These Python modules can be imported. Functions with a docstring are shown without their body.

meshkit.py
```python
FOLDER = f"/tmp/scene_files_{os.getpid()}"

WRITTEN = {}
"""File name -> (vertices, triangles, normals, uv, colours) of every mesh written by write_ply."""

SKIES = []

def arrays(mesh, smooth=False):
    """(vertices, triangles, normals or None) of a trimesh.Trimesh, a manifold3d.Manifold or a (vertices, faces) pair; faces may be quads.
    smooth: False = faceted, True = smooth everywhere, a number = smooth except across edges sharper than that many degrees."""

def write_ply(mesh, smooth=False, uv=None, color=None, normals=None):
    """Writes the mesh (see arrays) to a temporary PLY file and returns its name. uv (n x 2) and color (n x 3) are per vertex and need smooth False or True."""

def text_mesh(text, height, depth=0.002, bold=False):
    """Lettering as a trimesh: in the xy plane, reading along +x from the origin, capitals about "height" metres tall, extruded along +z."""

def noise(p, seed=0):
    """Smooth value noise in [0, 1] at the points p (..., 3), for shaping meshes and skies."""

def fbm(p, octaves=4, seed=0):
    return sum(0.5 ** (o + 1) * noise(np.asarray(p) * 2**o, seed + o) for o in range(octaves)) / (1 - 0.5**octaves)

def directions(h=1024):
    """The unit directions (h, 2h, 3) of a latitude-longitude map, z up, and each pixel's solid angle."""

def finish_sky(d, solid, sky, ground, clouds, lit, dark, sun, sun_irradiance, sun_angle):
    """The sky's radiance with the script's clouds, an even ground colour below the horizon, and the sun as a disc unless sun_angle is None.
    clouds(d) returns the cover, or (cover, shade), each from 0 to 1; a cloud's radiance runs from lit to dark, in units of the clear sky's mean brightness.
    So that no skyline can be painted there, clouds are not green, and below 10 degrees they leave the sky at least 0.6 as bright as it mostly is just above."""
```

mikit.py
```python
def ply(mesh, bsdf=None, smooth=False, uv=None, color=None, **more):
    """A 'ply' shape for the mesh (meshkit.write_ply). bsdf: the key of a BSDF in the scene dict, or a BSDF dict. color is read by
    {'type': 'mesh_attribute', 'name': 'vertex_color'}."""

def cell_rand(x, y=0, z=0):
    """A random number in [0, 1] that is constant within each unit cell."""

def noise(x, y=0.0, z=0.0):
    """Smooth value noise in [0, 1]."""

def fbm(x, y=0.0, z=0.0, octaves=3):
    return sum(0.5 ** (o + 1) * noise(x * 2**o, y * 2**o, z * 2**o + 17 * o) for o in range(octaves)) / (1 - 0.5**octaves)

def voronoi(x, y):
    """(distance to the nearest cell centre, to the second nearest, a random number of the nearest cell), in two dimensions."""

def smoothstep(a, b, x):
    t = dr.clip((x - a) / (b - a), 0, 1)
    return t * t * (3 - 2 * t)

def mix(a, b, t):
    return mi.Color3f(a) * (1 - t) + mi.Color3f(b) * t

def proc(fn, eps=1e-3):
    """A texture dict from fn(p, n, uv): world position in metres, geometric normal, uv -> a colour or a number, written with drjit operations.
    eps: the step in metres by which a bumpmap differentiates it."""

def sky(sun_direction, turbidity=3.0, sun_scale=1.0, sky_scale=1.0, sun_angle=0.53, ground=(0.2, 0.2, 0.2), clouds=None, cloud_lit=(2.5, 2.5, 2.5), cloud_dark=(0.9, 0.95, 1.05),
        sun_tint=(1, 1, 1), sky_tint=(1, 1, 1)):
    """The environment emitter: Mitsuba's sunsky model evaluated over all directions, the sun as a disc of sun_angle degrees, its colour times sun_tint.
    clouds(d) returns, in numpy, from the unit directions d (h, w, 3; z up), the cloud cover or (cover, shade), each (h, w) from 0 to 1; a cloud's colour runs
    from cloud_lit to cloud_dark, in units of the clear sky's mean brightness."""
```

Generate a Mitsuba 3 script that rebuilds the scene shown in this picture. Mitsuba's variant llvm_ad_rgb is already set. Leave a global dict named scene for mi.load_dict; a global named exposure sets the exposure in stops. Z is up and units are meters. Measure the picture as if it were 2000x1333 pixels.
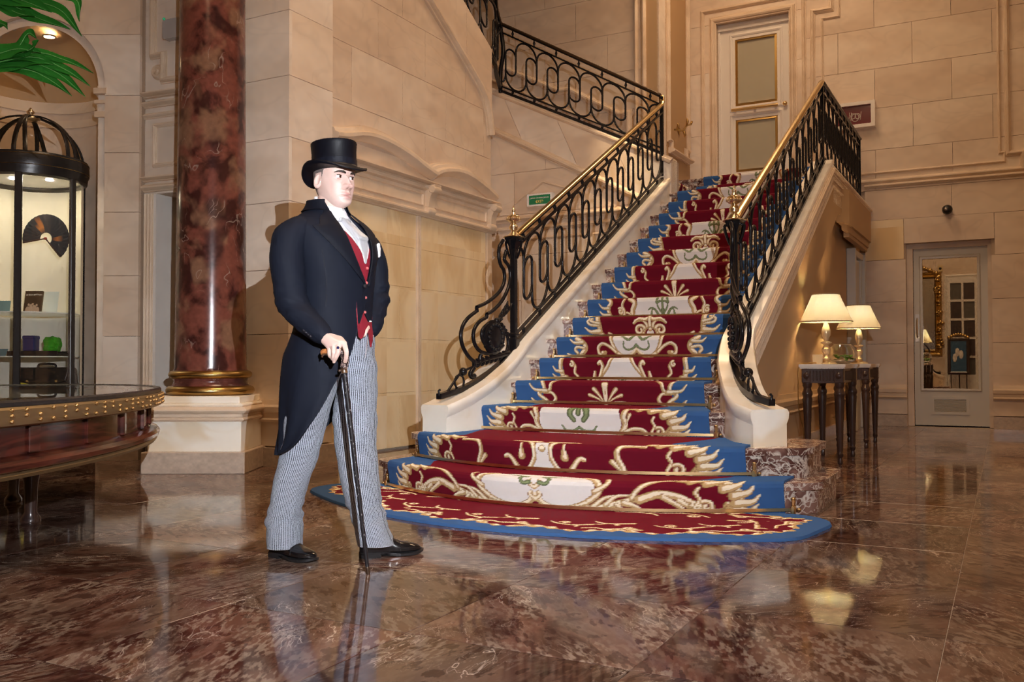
import math, random
import numpy as np, trimesh, manifold3d as m3
import drjit as dr
import mitsuba as mi
import shapely
from shapely.geometry import Polygon, box as sbox, LineString, Point
from shapely.ops import unary_union
from shapely import affinity
from scipy.spatial import cKDTree
import mikit, meshkit
from mikit import proc, noise, fbm, voronoi, cell_rand, smoothstep, mix
T = mi.ScalarTransform4f
scene, labels = {'type': 'scene'}, {}
rng = np.random.default_rng(7)
PI = math.pi

# ------------------------------------------------------------------ camera
FPX, EYE, YAW, PITCH, ROLL = 1800., .8338, .4916, .0238, -.0022
_r = np.array([math.cos(YAW), math.sin(YAW), 0]); _f0 = np.array([-math.sin(YAW), math.cos(YAW), 0]); _z = np.array([0, 0, 1.])
_fw = _f0*math.cos(PITCH)+_z*math.sin(PITCH); _u = -_f0*math.sin(PITCH)+_z*math.cos(PITCH)
_up = -_r*math.sin(ROLL)+_u*math.cos(ROLL)
CAM = np.array([0, 0, EYE])
scene['camera'] = {'type': 'perspective', 'fov': 2*math.degrees(math.atan(1000/FPX)), 'fov_axis': 'x', 'near_clip': .05, 'far_clip': 100.,
                   'to_world': T().look_at(origin=CAM.tolist(), target=(CAM+_fw).tolist(), up=_up.tolist())}
exposure = 0.14

def cw(r, d, z=0.):
    """lobby-aligned coordinates (right, ahead, up) of the photographer's standpoint -> world"""
    r, d, z = np.broadcast_arrays(np.asarray(r, float), np.asarray(d, float), np.asarray(z, float))
    return np.stack([r*_r[0]+d*_f0[0], r*_r[1]+d*_f0[1], z], -1)

# ------------------------------------------------------------------ lights of the room
def rect_light(key, label, c, w, d, rgb, cat='ceiling light', group=None):
    m = trimesh.creation.box((w+.12, d+.12, .08)); m.apply_translation((c[0], c[1], c[2]+.041))
    scene[key+'__frame'] = mikit.ply(m, 'mat_brass')
    v = np.array([[-w/2, -d/2, 0], [w/2, -d/2, 0], [w/2, d/2, 0], [-w/2, d/2, 0]])+np.array(c)
    scene[key+'__diffuser'] = mikit.ply((v, np.array([[0, 2, 1], [0, 3, 2]])), 'mat_white', emitter={'type': 'area', 'radiance': {'type': 'rgb', 'value': list(rgb)}})
    labels[key] = {'label': label, 'category': cat}
    if group: labels[key]['group'] = group
WARM = np.array([1., .67, .40]); 
CEIL = 7.4
rect_light('ceiling_light', 'large glazed ceiling light above the middle of the lobby', (-1.7, 4.0, CEIL-.09), 2.4, 2.4, WARM*11.5)
rect_light('ceiling_light_001', 'glazed ceiling light above the stair landing', (-2.6, 10.6, CEIL-.09), 1.5, 1.5, WARM*11.5)
rect_light('ceiling_light_002', 'glazed ceiling light over the corner beside the side tables', (.3, 9.2, CEIL-.09), 1.2, 1.2, WARM*6)
rect_light('ceiling_light_003', 'glazed ceiling light over the entrance end of the lobby', (-1.6, -1.8, CEIL-.09), 1.5, 1.5, WARM*8)
# the photographer's flash, just above and to the right of the lens
_fp = CAM+_r*.35+_z*.55-_f0*.1
scene['flash'] = {'type': 'spot', 'to_world': T().look_at(origin=_fp.tolist(), target=(cw(-.45, 4.5, 1.0)).tolist(), up=[0, 0, 1]),
                  'intensity': {'type': 'rgb', 'value': [100, 102, 108]}, 'cutoff_angle': 39., 'beam_width': 8.}

# ------------------------------------------------------------------ materials
def rgb(*c): return {'type': 'rgb', 'value': [float(x) for x in c]}
def princ(col, rough=.5, **k):
    d = {'type': 'principled', 'base_color': col if isinstance(col, dict) else rgb(*col), 'roughness': rough}
    d.update(k); return d
def mat(key, d, two=True): scene[key] = {'type': 'twosided', 'b': d} if two else d

def stone_fn(a, b, off):
    def fn(p, n, uv):
        x, y, z = p.x+off, p.y+off*1.7, p.z
        w = fbm(x*.9, y*.9, z*1.6, 3)
        s = fbm((x-y)*1.1+w*2.5, (x+y)*1.1, z*3.2+w*2, 3)
        c = mix(a, b, smoothstep(.3, .7, s))
        v = fbm(x*2.2+w*3, y*2.2, z*2.6-w*4, 3)
        c = c*(1-.05*smoothstep(.05, .0, dr.abs(v-.5)))
        return c*(.93+.14*fbm(x*9, y*9, z*9, 2))
    return fn
mat('mat_stone', princ(proc(stone_fn((.70, .585, .46), (.62, .49, .37), 0.)), .42, specular=.4))
mat('mat_stone_b', princ(proc(stone_fn((.74, .655, .555), (.66, .56, .455), 5.3)), .42, specular=.4))
mat('mat_stone_c', princ(proc(stone_fn((.66, .535, .41), (.58, .45, .335), 11.1)), .42, specular=.4))
mat('mat_floor_joint', princ((.36, .29, .23), .6))
mat('mat_grout', princ((.40, .31, .23), .9))
mat('mat_moulding', princ(proc(stone_fn((.70, .57, .43), (.62, .48, .34), 3.)), .45, specular=.4))
def onyx_fn(p, n, uv):
    x, y, z = p.x, p.y, p.z
    cy, cz = dr.floor(y/.9), dr.floor(z/.52)
    o = cell_rand(cy, cz)*9
    w = fbm(x+y*1.3+o, y*.8, z*.9+o, 3)
    s = fbm(y*4.5+w*3+o, x*3, z*1.1+w*3, 4)
    c = mix((.86, .69, .43), (.70, .50, .26), smoothstep(.30, .78, s))
    return mix(c, (.82, .68, .47), smoothstep(.5, .8, fbm(y*2+o, z*1.5+3, 4., 3))*.8)
mat('mat_onyx', princ(proc(onyx_fn), .2, specular=.5))
def cream_fn(p, n, uv):
    w = fbm(p.x*2, p.y*2, p.z*2, 3)
    v = fbm(p.x*3+w*4, p.y*3, p.z*3+w*3, 3)
    return mix((.84, .80, .70), (.74, .64, .48), smoothstep(.50, .75, v))*(.95+.1*w)
mat('mat_cream_marble', princ(proc(cream_fn), .18, specular=.5))
def grey_fn(p, n, uv):
    w = fbm(p.x*5, p.y*5, p.z*5, 3); v = fbm(p.x*6+w*4, p.y*6, p.z*9+w*3, 4)
    return mix((.40, .31, .24), (.56, .46, .37), v)*(.8+.3*fbm(p.x*40, p.y*40, p.z*40, 2))
mat('mat_grey_marble', princ(proc(grey_fn), .22, specular=.5))

def veins(u, v, w, k):
    q = fbm(u*k+w*2.2, v*k, w*3, 3)
    return smoothstep(.035, .0, dr.abs(q-.5))
def veins2(u, v, w, k, s):
    q = fbm(u*k+w*1.6, v*k+w, 3.3, 5)
    return smoothstep(s, .0, dr.abs(q-.5))
def floor_fn(p, n, uv):
    # uv carries a per-slab offset so that no two slabs share their veins
    u, v = p.x+uv.x*37., p.y+uv.x*91.
    ang = uv.y*6.283
    cu, sv = u*dr.cos(ang)-v*dr.sin(ang), u*dr.sin(ang)+v*dr.cos(ang)
    w = fbm(cu*3.0, sv*4.0, uv.x*9, 3)
    g = fbm(cu*6+w*2, sv*11+w*2, 1.5, 4)
    base = mix((.055, .018, .014), (.17, .078, .056), smoothstep(.34, .64, g))
    base = mix(base, (.25, .17, .125), smoothstep(.42, .70, fbm(cu*2.2+w, sv*3.4+w, 7., 3))*.55)
    fk = fbm(cu*34+w*6, sv*84+w*5, 3., 4)
    base = mix(base, (.40, .31, .245), smoothstep(.42, .68, fk)*(.12+.55*smoothstep(.38, .62, fbm(cu*3+5, sv*5, 2., 3))))
    base = mix(base, (.045, .012, .011), smoothstep(.60, .68, fbm(cu*14+30, sv*34, 9., 4))*.7)
    base = base*(.34+.34*uv.x)
    t = veins2(cu*1.0+sv*.6, sv*2.6, w, 2.6, .0045)*.8+veins2(cu*.8-sv*.9+4, sv*1.9, w, 6.1, .006)*.55+veins2(cu+9, sv*3.0, w, 17., .014)*.35
    t = t*smoothstep(.44, .62, fbm(cu*4+20, sv*6, 3., 2))
    return mix(base, (.55, .46, .40), dr.minimum(t*.7, .6))
mat('mat_floor_marble', princ(proc(floor_fn), .06, specular=.5))
def red_fn(p, n, uv):
    x, y, z = p.x, p.y, p.z
    w = fbm(x*4, y*4, z*3, 3)
    g = fbm(x*8+w*1.6, y*8-w, z*6+w*1.8, 5)
    c = mix((.045, .012, .012), (.185, .058, .042), smoothstep(.36, .60, g))
    c = mix(c, (.26, .14, .085), smoothstep(.52, .70, fbm(x*6+9, y*6, z*4.2+w, 4))*.8)
    c = mix(c, (.035, .012, .014), smoothstep(.56, .70, fbm(x*5+3, y*5, z*3.4, 3))*.7)
    q = fbm(x*9+w*3, y*9+3, z*5+w*3, 3)
    t = smoothstep(.016, .0, dr.abs(q-.5))*smoothstep(.52, .66, fbm(x*5, y*5+7, z*4, 2))
    return mix(c, (.42, .33, .28), t*.55)*(.62+.42*fbm(x*36, y*36, z*30, 3))
mat('mat_red_marble', princ(proc(red_fn), .19, specular=.5))
def step_fn(p, n, uv):
    w = fbm(p.x*7, p.y*7, p.z*7, 3); g = fbm(p.x*9+w*3, p.y*9, p.z*9+w*3, 3)
    c = mix((.075, .03, .025), (.22, .12, .095), smoothstep(.35, .65, g))
    t = 0
    for k, o in ((9., 0.), (17., 3.), (30., 8.)):
        q = fbm(p.x*k+o+w*3, p.y*k, p.z*k+w*4, 2); t = t+smoothstep(.045, .0, dr.abs(q-.5))*.75
    return mix(c, (.62, .55, .48), dr.minimum(t, .9))
mat('mat_step_marble', princ(proc(step_fn), .15, specular=.5))
mat('mat_brass', princ((.88, .66, .33), .24, metallic=1.))
mat('mat_brass_light', princ((.93, .80, .55), .2, metallic=1.))
mat('mat_bronze', princ((.07, .042, .022), .3, metallic=.6))
mat('mat_gilt', princ((.52, .35, .13), .3, metallic=1.))
mat('mat_silver', princ((.75, .72, .66), .18, metallic=1.))
mat('mat_iron', princ((.006, .006, .0075), .26, specular=.32))
mat('mat_white', princ((.78, .77, .74), .4))
mat('mat_white_paint', princ((.70, .66, .60), .35))
mat('mat_grey_paint', princ((.50, .47, .41), .35))
mat('mat_door_panel', princ((.36, .33, .24), .5))
mat('mat_plaster', princ((.46, .305, .165), .6, specular=.2))
mat('mat_blue_edge', princ((.035, .09, .22), .95))
mat('mat_black', princ((.012, .012, .013), .3))
mat('mat_ceiling', princ((.62, .52, .41), .8))
def wood_fn(p, n, uv):
    w = fbm(p.x*2, p.y*2, p.z*8, 3); g = fbm(p.x*4+w*2, p.y*4, p.z*46+w*6, 3)
    return mix((.022, .005, .004), (.085, .017, .010), smoothstep(.3, .7, g))
mat('mat_mahogany', princ(proc(wood_fn), .12, specular=.6, clearcoat=.6, clearcoat_gloss=.95))
def dwood_fn(p, n, uv):
    g = fbm(p.x*9, p.y*9, p.z*4+2, 3)
    return mix((.018, .009, .008), (.05, .024, .018), g)
mat('mat_dark_wood', princ(proc(dwood_fn), .16, specular=.6, clearcoat=.5))
mat('mat_glass', {'type': 'thindielectric', 'int_ior': 1.5}, two=False)
mat('mat_glass_solid', {'type': 'dielectric', 'int_ior': 1.5}, two=False)
mat('mat_mirror', {'type': 'conductor', 'material': 'Ag', 'specular_reflectance': rgb(.86, .86, .84)})
scene['mat_carpet'] = {'type': 'twosided', 'b': princ({'type': 'mesh_attribute', 'name': 'vertex_color'}, .95, sheen=.35, specular=.1)}

mat('mat_counter_cloth', princ((.10, .09, .075), .6))
mat('mat_antique_brass', princ((.40, .30, .16), .38, metallic=.9))
mat('mat_vitrine_back', princ((.76, .72, .60), .6))
mat('mat_shelf_glass', princ((.62, .70, .66), .08, specular=.6))
mat('mat_vertex', princ({'type': 'mesh_attribute', 'name': 'vertex_color'}, .6))
mat('mat_red_leather', princ((.22, .03, .02), .4))
mat('mat_book_cover', princ((.035, .022, .014), .4)); mat('mat_book_photo', princ((.34, .25, .19), .5)); mat('mat_postcard', princ((.12, .22, .25), .4))
mat('mat_blue_foil', princ((.05, .06, .22), .2, metallic=.5)); mat('mat_green_foil', princ((.06, .42, .03), .15, metallic=.4))
mat('mat_black_leather', princ((.018, .017, .016), .35)); mat('mat_yellow_silk', princ((.50, .46, .04), .45))
mat('mat_white_marble', princ((.66, .62, .57), .12)); mat('mat_lamp_stem', princ((.70, .54, .34), .22, metallic=.35))
mat('mat_shade', {'type': 'principledthin', 'base_color': rgb(.80, .69, .52), 'roughness': .8, 'diff_trans': .30}, two=False)
mat('mat_shade_trim', princ((.30, .24, .15), .7))
mat('mat_leaf', {'type': 'principledthin', 'base_color': rgb(.10, .26, .035), 'roughness': .4, 'diff_trans': .6}, two=False)
mat('mat_skin', princ({'type': 'mesh_attribute', 'name': 'vertex_color'}, .42, specular=.4))
mat('mat_skin_plain', princ((.64, .45, .385), .42, specular=.4))
mat('mat_eye', princ({'type': 'mesh_attribute', 'name': 'vertex_color'}, .06, specular=.6))
mat('mat_hair', princ((.022, .014, .010), .5)); mat('mat_hair_short', princ((.15, .12, .11), .7))
mat('mat_hat', princ((.0022, .003, .006), .45, sheen=.05, specular=.22)); mat('mat_hat_band', princ((.004, .006, .012), .38, specular=.3))
mat('mat_navy', princ((.0062, .0082, .0150), .7, sheen=.12, specular=.12)); mat('mat_navy_satin', princ((.0042, .0056, .0105), .6, sheen=.08, specular=.15))
mat('mat_button', princ((.01, .01, .014), .25)); mat('mat_red_wool', princ((.19, .006, .018), .7, sheen=.3)); mat('mat_red_button', princ((.5, .12, .12), .3))
mat('mat_white_cotton', princ((.80, .80, .82), .7)); mat('mat_grey_silk', princ((.36, .37, .39), .32, specular=.5)); mat('mat_patent', princ((.004, .004, .005), .07, specular=.5, clearcoat=.4, clearcoat_gloss=.98))
mat('mat_sapphire', princ((.01, .01, .06), .05, specular=.8)); mat('mat_gunmetal', princ((.30, .26, .22), .25, metallic=1.)); mat('mat_cane_wood', princ((.30, .11, .035), .2, clearcoat=.5))
def stripe_fn(p, n, uv):
    t = uv.x*62.; f = t-dr.floor(t)
    a = smoothstep(.50, .58, f)*smoothstep(.90, .82, f); b = smoothstep(.12, .16, f)*smoothstep(.26, .22, f)*.25
    w = .9+.2*noise(uv.x*900., uv.y*700.)
    return mix((.315, .345, .395), (.024, .028, .040), dr.minimum(a+b, 1.))*w
mat('mat_stripes', princ(proc(stripe_fn), .7, sheen=.2, specular=.2))
def cane_fn(p, n, uv):
    k = cell_rand(p.x*420, p.y*420, p.z*150); return mix((.006, .006, .008), (.30, .29, .30), smoothstep(.965, .98, k))
mat('mat_cane', princ(proc(cane_fn), .12, specular=.6, clearcoat=.6))
def grip_fn(p, n, uv):
    k = cell_rand(p.x*360+p.z*120, p.y*360, p.z*230-p.x*120); return mix((.012, .008, .010), (.38, .28, .24), smoothstep(.60, .66, k))
mat('mat_cane_grip', princ(proc(grip_fn), .2, specular=.6))
mat('mat_led', princ((.05, .85, .40), .3))
mat('mat_card', princ((.62, .48, .28), .5))
mat('mat_monstera', {'type': 'principledthin', 'base_color': rgb(.022, .14, .018), 'roughness': .28, 'spec_trans': 0., 'diff_trans': .35}, two=False)
mat('mat_monstera_vein', princ((.09, .24, .06), .4))
mat('mat_sign_green', princ((.012, .20, .085), .4)); mat('mat_sign_yellow', princ((.85, .62, .18), .4)); mat('mat_sign_red', princ((.10, .004, .008), .15, clearcoat=.5)); mat('mat_emblem', princ((.45, .38, .34), .4))
mat('mat_emergency', princ((.40, .38, .36), .5)); mat('mat_mirror_old', {'type': 'roughconductor', 'material': 'Ag', 'alpha': .03, 'specular_reflectance': rgb(.35, .33, .3)})
mat('mat_blue_picture', princ((.03, .09, .17), .3))
# ------------------------------------------------------------------ mesh helpers
def cat(*ms): return trimesh.util.concatenate([m for m in ms if m is not None])
def lab(key, label, category=None, group=None, kind=None):
    d = {'label': label} if label else {}
    if category: d['category'] = category
    if group: d['group'] = group
    if kind: d['kind'] = kind
    labels[key] = d
def num(key):
    """key, or key_001, key_002 ... when taken (as itself or as a holder)"""
    if key not in USED: USED.add(key); return key
    k = COUNT.get(key, 0)+1
    while f'{key}_{k:03d}' in USED: k += 1
    COUNT[key] = k; nk = f'{key}_{k:03d}'; USED.add(nk); return nk
USED, COUNT = set(['ceiling_light', 'ceiling_light_001', 'ceiling_light_002', 'ceiling_light_003']), {}
def thing(name, label, category, group=None):
    k = num(name); lab(k, label, category, group); return k
def part(holder, name, mesh, m, smooth=30, **kw):
    k = num(f'{holder}__{name}'); scene[k] = mikit.ply(mesh, m, smooth, **kw); return k
def solo(name, mesh, m, label, category, smooth=30, group=None, kind=None, **kw):
    k = num(name); scene[k] = mikit.ply(mesh, m, smooth, **kw); lab(k, label, category, group, kind); return k
def struct(name, mesh, m, smooth=30, label=None, **kw):
    k = num(name); scene[k] = mikit.ply(mesh, m, smooth, **kw); lab(k, label, None, None, 'structure'); return k
def bx(x0, x1, y0, y1, z0, z1, bev=0.):
    lo = np.minimum((x0, y0, z0), (x1, y1, z1)); hi = np.maximum((x0, y0, z0), (x1, y1, z1))
    if bev <= 0:
        m = trimesh.creation.box(hi-lo); m.apply_translation((lo+hi)/2); return m
    b = min(bev, (hi-lo).min()*.45); pts = []
    for s in np.ndindex(2, 2, 2):
        c = np.where(s, hi, lo); d = np.where(s, -1, 1)*b
        for k in range(3):
            e = d.copy(); e[k] = 0; pts.append(c+e)
    return trimesh.convex.convex_hull(np.array(pts))
def rotz(m, a, at=(0, 0, 0)):
    m = m.copy(); m.apply_transform(trimesh.transformations.rotation_matrix(a, (0, 0, 1), at)); return m
def moved(m, v): m = m.copy(); m.apply_translation(v); return m
def place(m, R, t):
    M = np.eye(4); M[:3, :3] = R; M[:3, 3] = t; m = m.copy(); m.apply_transform(M); return m
def grid_mesh(P, cu=False, cv=False, flip=False):
    """P: (nu, nv, 3) -> quads as triangles; cu/cv closes that direction"""
    nu, nv = P.shape[:2]; i = np.arange(nu if cu else nu-1); j = np.arange(nv if cv else nv-1)
    I, J = np.meshgrid(i, j, indexing='ij'); I2, J2 = (I+1) % nu, (J+1) % nv
    a, b, c, d = I*nv+J, I2*nv+J, I2*nv+J2, I*nv+J2
    f = np.concatenate([np.stack([a, b, c], -1).reshape(-1, 3), np.stack([a, c, d], -1).reshape(-1, 3)])
    if flip: f = f[:, ::-1]
    return trimesh.Trimesh(P.reshape(-1, 3), f, process=False)
def lathe(prof, n=32, c=(0, 0, 0)):
    prof = np.array(prof, float); a = np.arange(n)*2*PI/n
    P = np.stack([prof[:, None, 0]*np.cos(a), prof[:, None, 0]*np.sin(a), np.broadcast_to(prof[:, None, 1], (len(prof), n))], -1)+np.array(c)
    return grid_mesh(P, cv=True, flip=True)
def frames(pts, closed=False, upv=None):
    p = np.asarray(pts, float)
    t = (np.roll(p, -1, 0)-np.roll(p, 1, 0)) if closed else np.gradient(p, axis=0)
    t /= np.linalg.norm(t, axis=1, keepdims=True)+1e-12
    if upv is None:
        a = np.zeros_like(p); v = np.array([0, 0, 1.]) if abs(t[0, 2]) < .9 else np.array([1., 0, 0])
        for i in range(len(p)):
            v = v-t[i]*(v@t[i]); v /= np.linalg.norm(v)+1e-12; a[i] = v
    else:
        a = np.broadcast_to(np.asarray(upv, float), p.shape); a = a-t*(a*t).sum(1, keepdims=True); a /= np.linalg.norm(a, axis=1, keepdims=True)+1e-12
    return t, a, np.cross(t, a)
def tube(pts, r, n=8, closed=False, caps=True, upv=None):
    p = np.asarray(pts, float); t, a, b = frames(p, closed, upv); r = np.broadcast_to(r, (len(p),))
    g = np.arange(n)*2*PI/n
    P = p[:, None]+r[:, None, None]*(np.cos(g)[None, :, None]*a[:, None]+np.sin(g)[None, :, None]*b[:, None])
    m = grid_mesh(P, cu=closed, cv=True, flip=False)
    if caps and not closed:
        k = len(m.vertices); v = np.vstack([m.vertices, p[0], p[-1]]); j = np.arange(n); j2 = (j+1) % n; o = (len(p)-1)*n
        f = np.vstack([m.faces, np.stack([np.full(n, k), j2, j], -1)[:, ::-1][:, ::-1], np.stack([np.full(n, k+1), o+j, o+j2], -1)])
        m = trimesh.Trimesh(v, f, process=False)
    if len(m.faces) and m.volume < 0: m.invert()
    return m
def sweep(pts, sec, upv, closed=False):
    """section sec: (n,2) closed polygon in (side, up) swept along pts, mitred; upv the up direction(s)"""
    p = np.asarray(pts, float); n = len(p); sec = np.asarray(sec, float)
    d = np.diff(np.vstack([p, p[:1]]) if closed else p, axis=0); d /= np.linalg.norm(d, axis=1, keepdims=True)+1e-12
    out = []
    for i in range(n):
        d0 = d[i-1] if (i > 0 or closed) else d[0]; d1 = d[i] if i < len(d) else d[-1]
        u = np.asarray(upv[i] if np.ndim(upv) == 2 else upv, float)
        s0, s1 = np.cross(d0, u), np.cross(d1, u)
        s0 /= np.linalg.norm(s0)+1e-12; s1 /= np.linalg.norm(s1)+1e-12
        s = s0+s1; s /= np.linalg.norm(s)+1e-12; s /= max(.35, s@s0)
        uu = u
        out.append(p[i]+sec[:, :1]*s+sec[:, 1:]*uu)
    P = np.array(out); m = grid_mesh(P, cu=closed, cv=True)
    if not closed:
        try:
            tri = trimesh.creation.triangulate_polygon(Polygon(sec), engine='earcut')
            tree = cKDTree(sec); idx = tree.query(tri[0])[1]; f0 = idx[tri[1]]
            m = trimesh.Trimesh(np.vstack([m.vertices]), np.vstack([m.faces, f0, f0[:, ::-1]+(n-1)*len(sec)]), process=False)
        except Exception: pass
    if m.volume < 0: m.invert()
    return m
class Frame:
    """a wall: origin, direction along it, outward normal; local (a, n, z)"""
    def __init__(s, o, e, nrm): s.o, s.e, s.n = np.array(o, float), np.array(e, float), np.array(nrm, float)
    def pt(s, a, n, z): return s.o+np.asarray(a)[..., None]*s.e+np.asarray(n)[..., None]*s.n+np.asarray(z)[..., None]*_z
    def prism(s, poly, n0, n1):
        ms = []
        for g in getattr(poly, 'geoms', [poly]):
            if g.area < 1e-6 or g.geom_type != 'Polygon': continue
            m = trimesh.creation.extrude_polygon(g, abs(n1-n0), engine='earcut'); v = m.vertices
            m = trimesh.Trimesh(s.pt(v[:, 0], v[:, 2]+min(n0, n1), v[:, 1]), m.faces, process=False)
            if m.volume < 0: m.invert()
            ms.append(m)
        return cat(*ms) if ms else None
    def box(s, a0, a1, n0, n1, z0, z1): return s.prism(sbox(a0, z0, a1, z1), n0, n1)
    def mould(s, path, prof, closed=False):
        """path [(a, z)], prof closed polygon [(side, out)]"""
        p = np.array(path, float); return sweep(s.pt(p[:, 0], np.zeros(len(p)), p[:, 1]), prof, s.n, closed)
def ashlar(holder, fr, region, zs, bl, n0=-.035, n1=0., gap=.004, mats=('mat_stone', 'mat_stone', 'mat_stone_c'), seed=0, shift=.5, name='stone_block'):
    r = np.random.default_rng(seed); a0, _, a1, _ = region.bounds
    for i in range(len(zs)-1):
        x = a0-bl*(shift if i % 2 else 0.)
        while x < a1:
            g = region.intersection(sbox(x+gap/2, zs[i]+gap/2, x+bl-gap/2, zs[i+1]-gap/2)); x += bl
            for q in getattr(g, 'geoms', [g]):
                if q.geom_type == 'Polygon' and q.area > .004:
                    part(holder, name, fr.prism(q, n0, n1-r.uniform(0, .0015)), mats[r.integers(len(mats))], False)
def ogee(w, d):
    """a stepped moulding section, w across (side), d proud (out)"""
    return [(-w/2, -.01), (w/2, -.01), (w/2, d*.35), (w*.36, d*.42), (w*.30, d*.75), (w*.12, d), (-w*.08, d), (-w*.2, d*.7), (-w*.3, d*.62), (-w*.36, d*.3), (-w/2, d*.25)]
def arc(cx, cy, r, a0, a1, n=12, ry=None):
    t = np.radians(np.linspace(a0, a1, n)); return np.stack([cx+r*np.cos(t), cy+(ry or r)*np.sin(t)], -1)
def bez(p, n=16):
    p = np.asarray(p, float); t = np.linspace(0, 1, n)[:, None]
    while p.ndim == 2 and len(p) > 1 and not isinstance(p, list):
        q = [np.broadcast_to(x, (n, p.shape[1])) for x in p]
        while len(q) > 1: q = [a*(1-t)+b*t for a, b in zip(q[:-1], q[1:])]
        return q[0]
def spline(p, n=40, closed=False):
    """Catmull-Rom through the points"""
    p = np.asarray(p, float)
    q = np.vstack([p[-1:], p, p[:2]]) if closed else np.vstack([2*p[0]-p[1], p, 2*p[-1]-p[-2]])
    m = len(q)-3; t = np.linspace(0, m, n, endpoint=not closed); i = np.minimum(t.astype(int), m-1); u = (t-i)[:, None]
    a, b, c, d = q[i], q[i+1], q[i+2], q[i+3]
    return .5*(2*b+(c-a)*u+(2*a-5*b+4*c-d)*u*u+(3*b-a-3*c+d)*u**3)
def ball(c, r, n=2):
    m = trimesh.creation.icosphere(n, 1.); m.apply_scale(r); m.apply_translation(c); return m
# ================================================================== THE ROOM
def cam_px(p):
    q = np.asarray(p, float)-CAM; d = q@_fw; R = _r*math.cos(ROLL)+_u*math.sin(ROLL)
    return 1000+FPX*(q@R)/d, 666.5-FPX*(q@_up)/d, d
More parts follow.
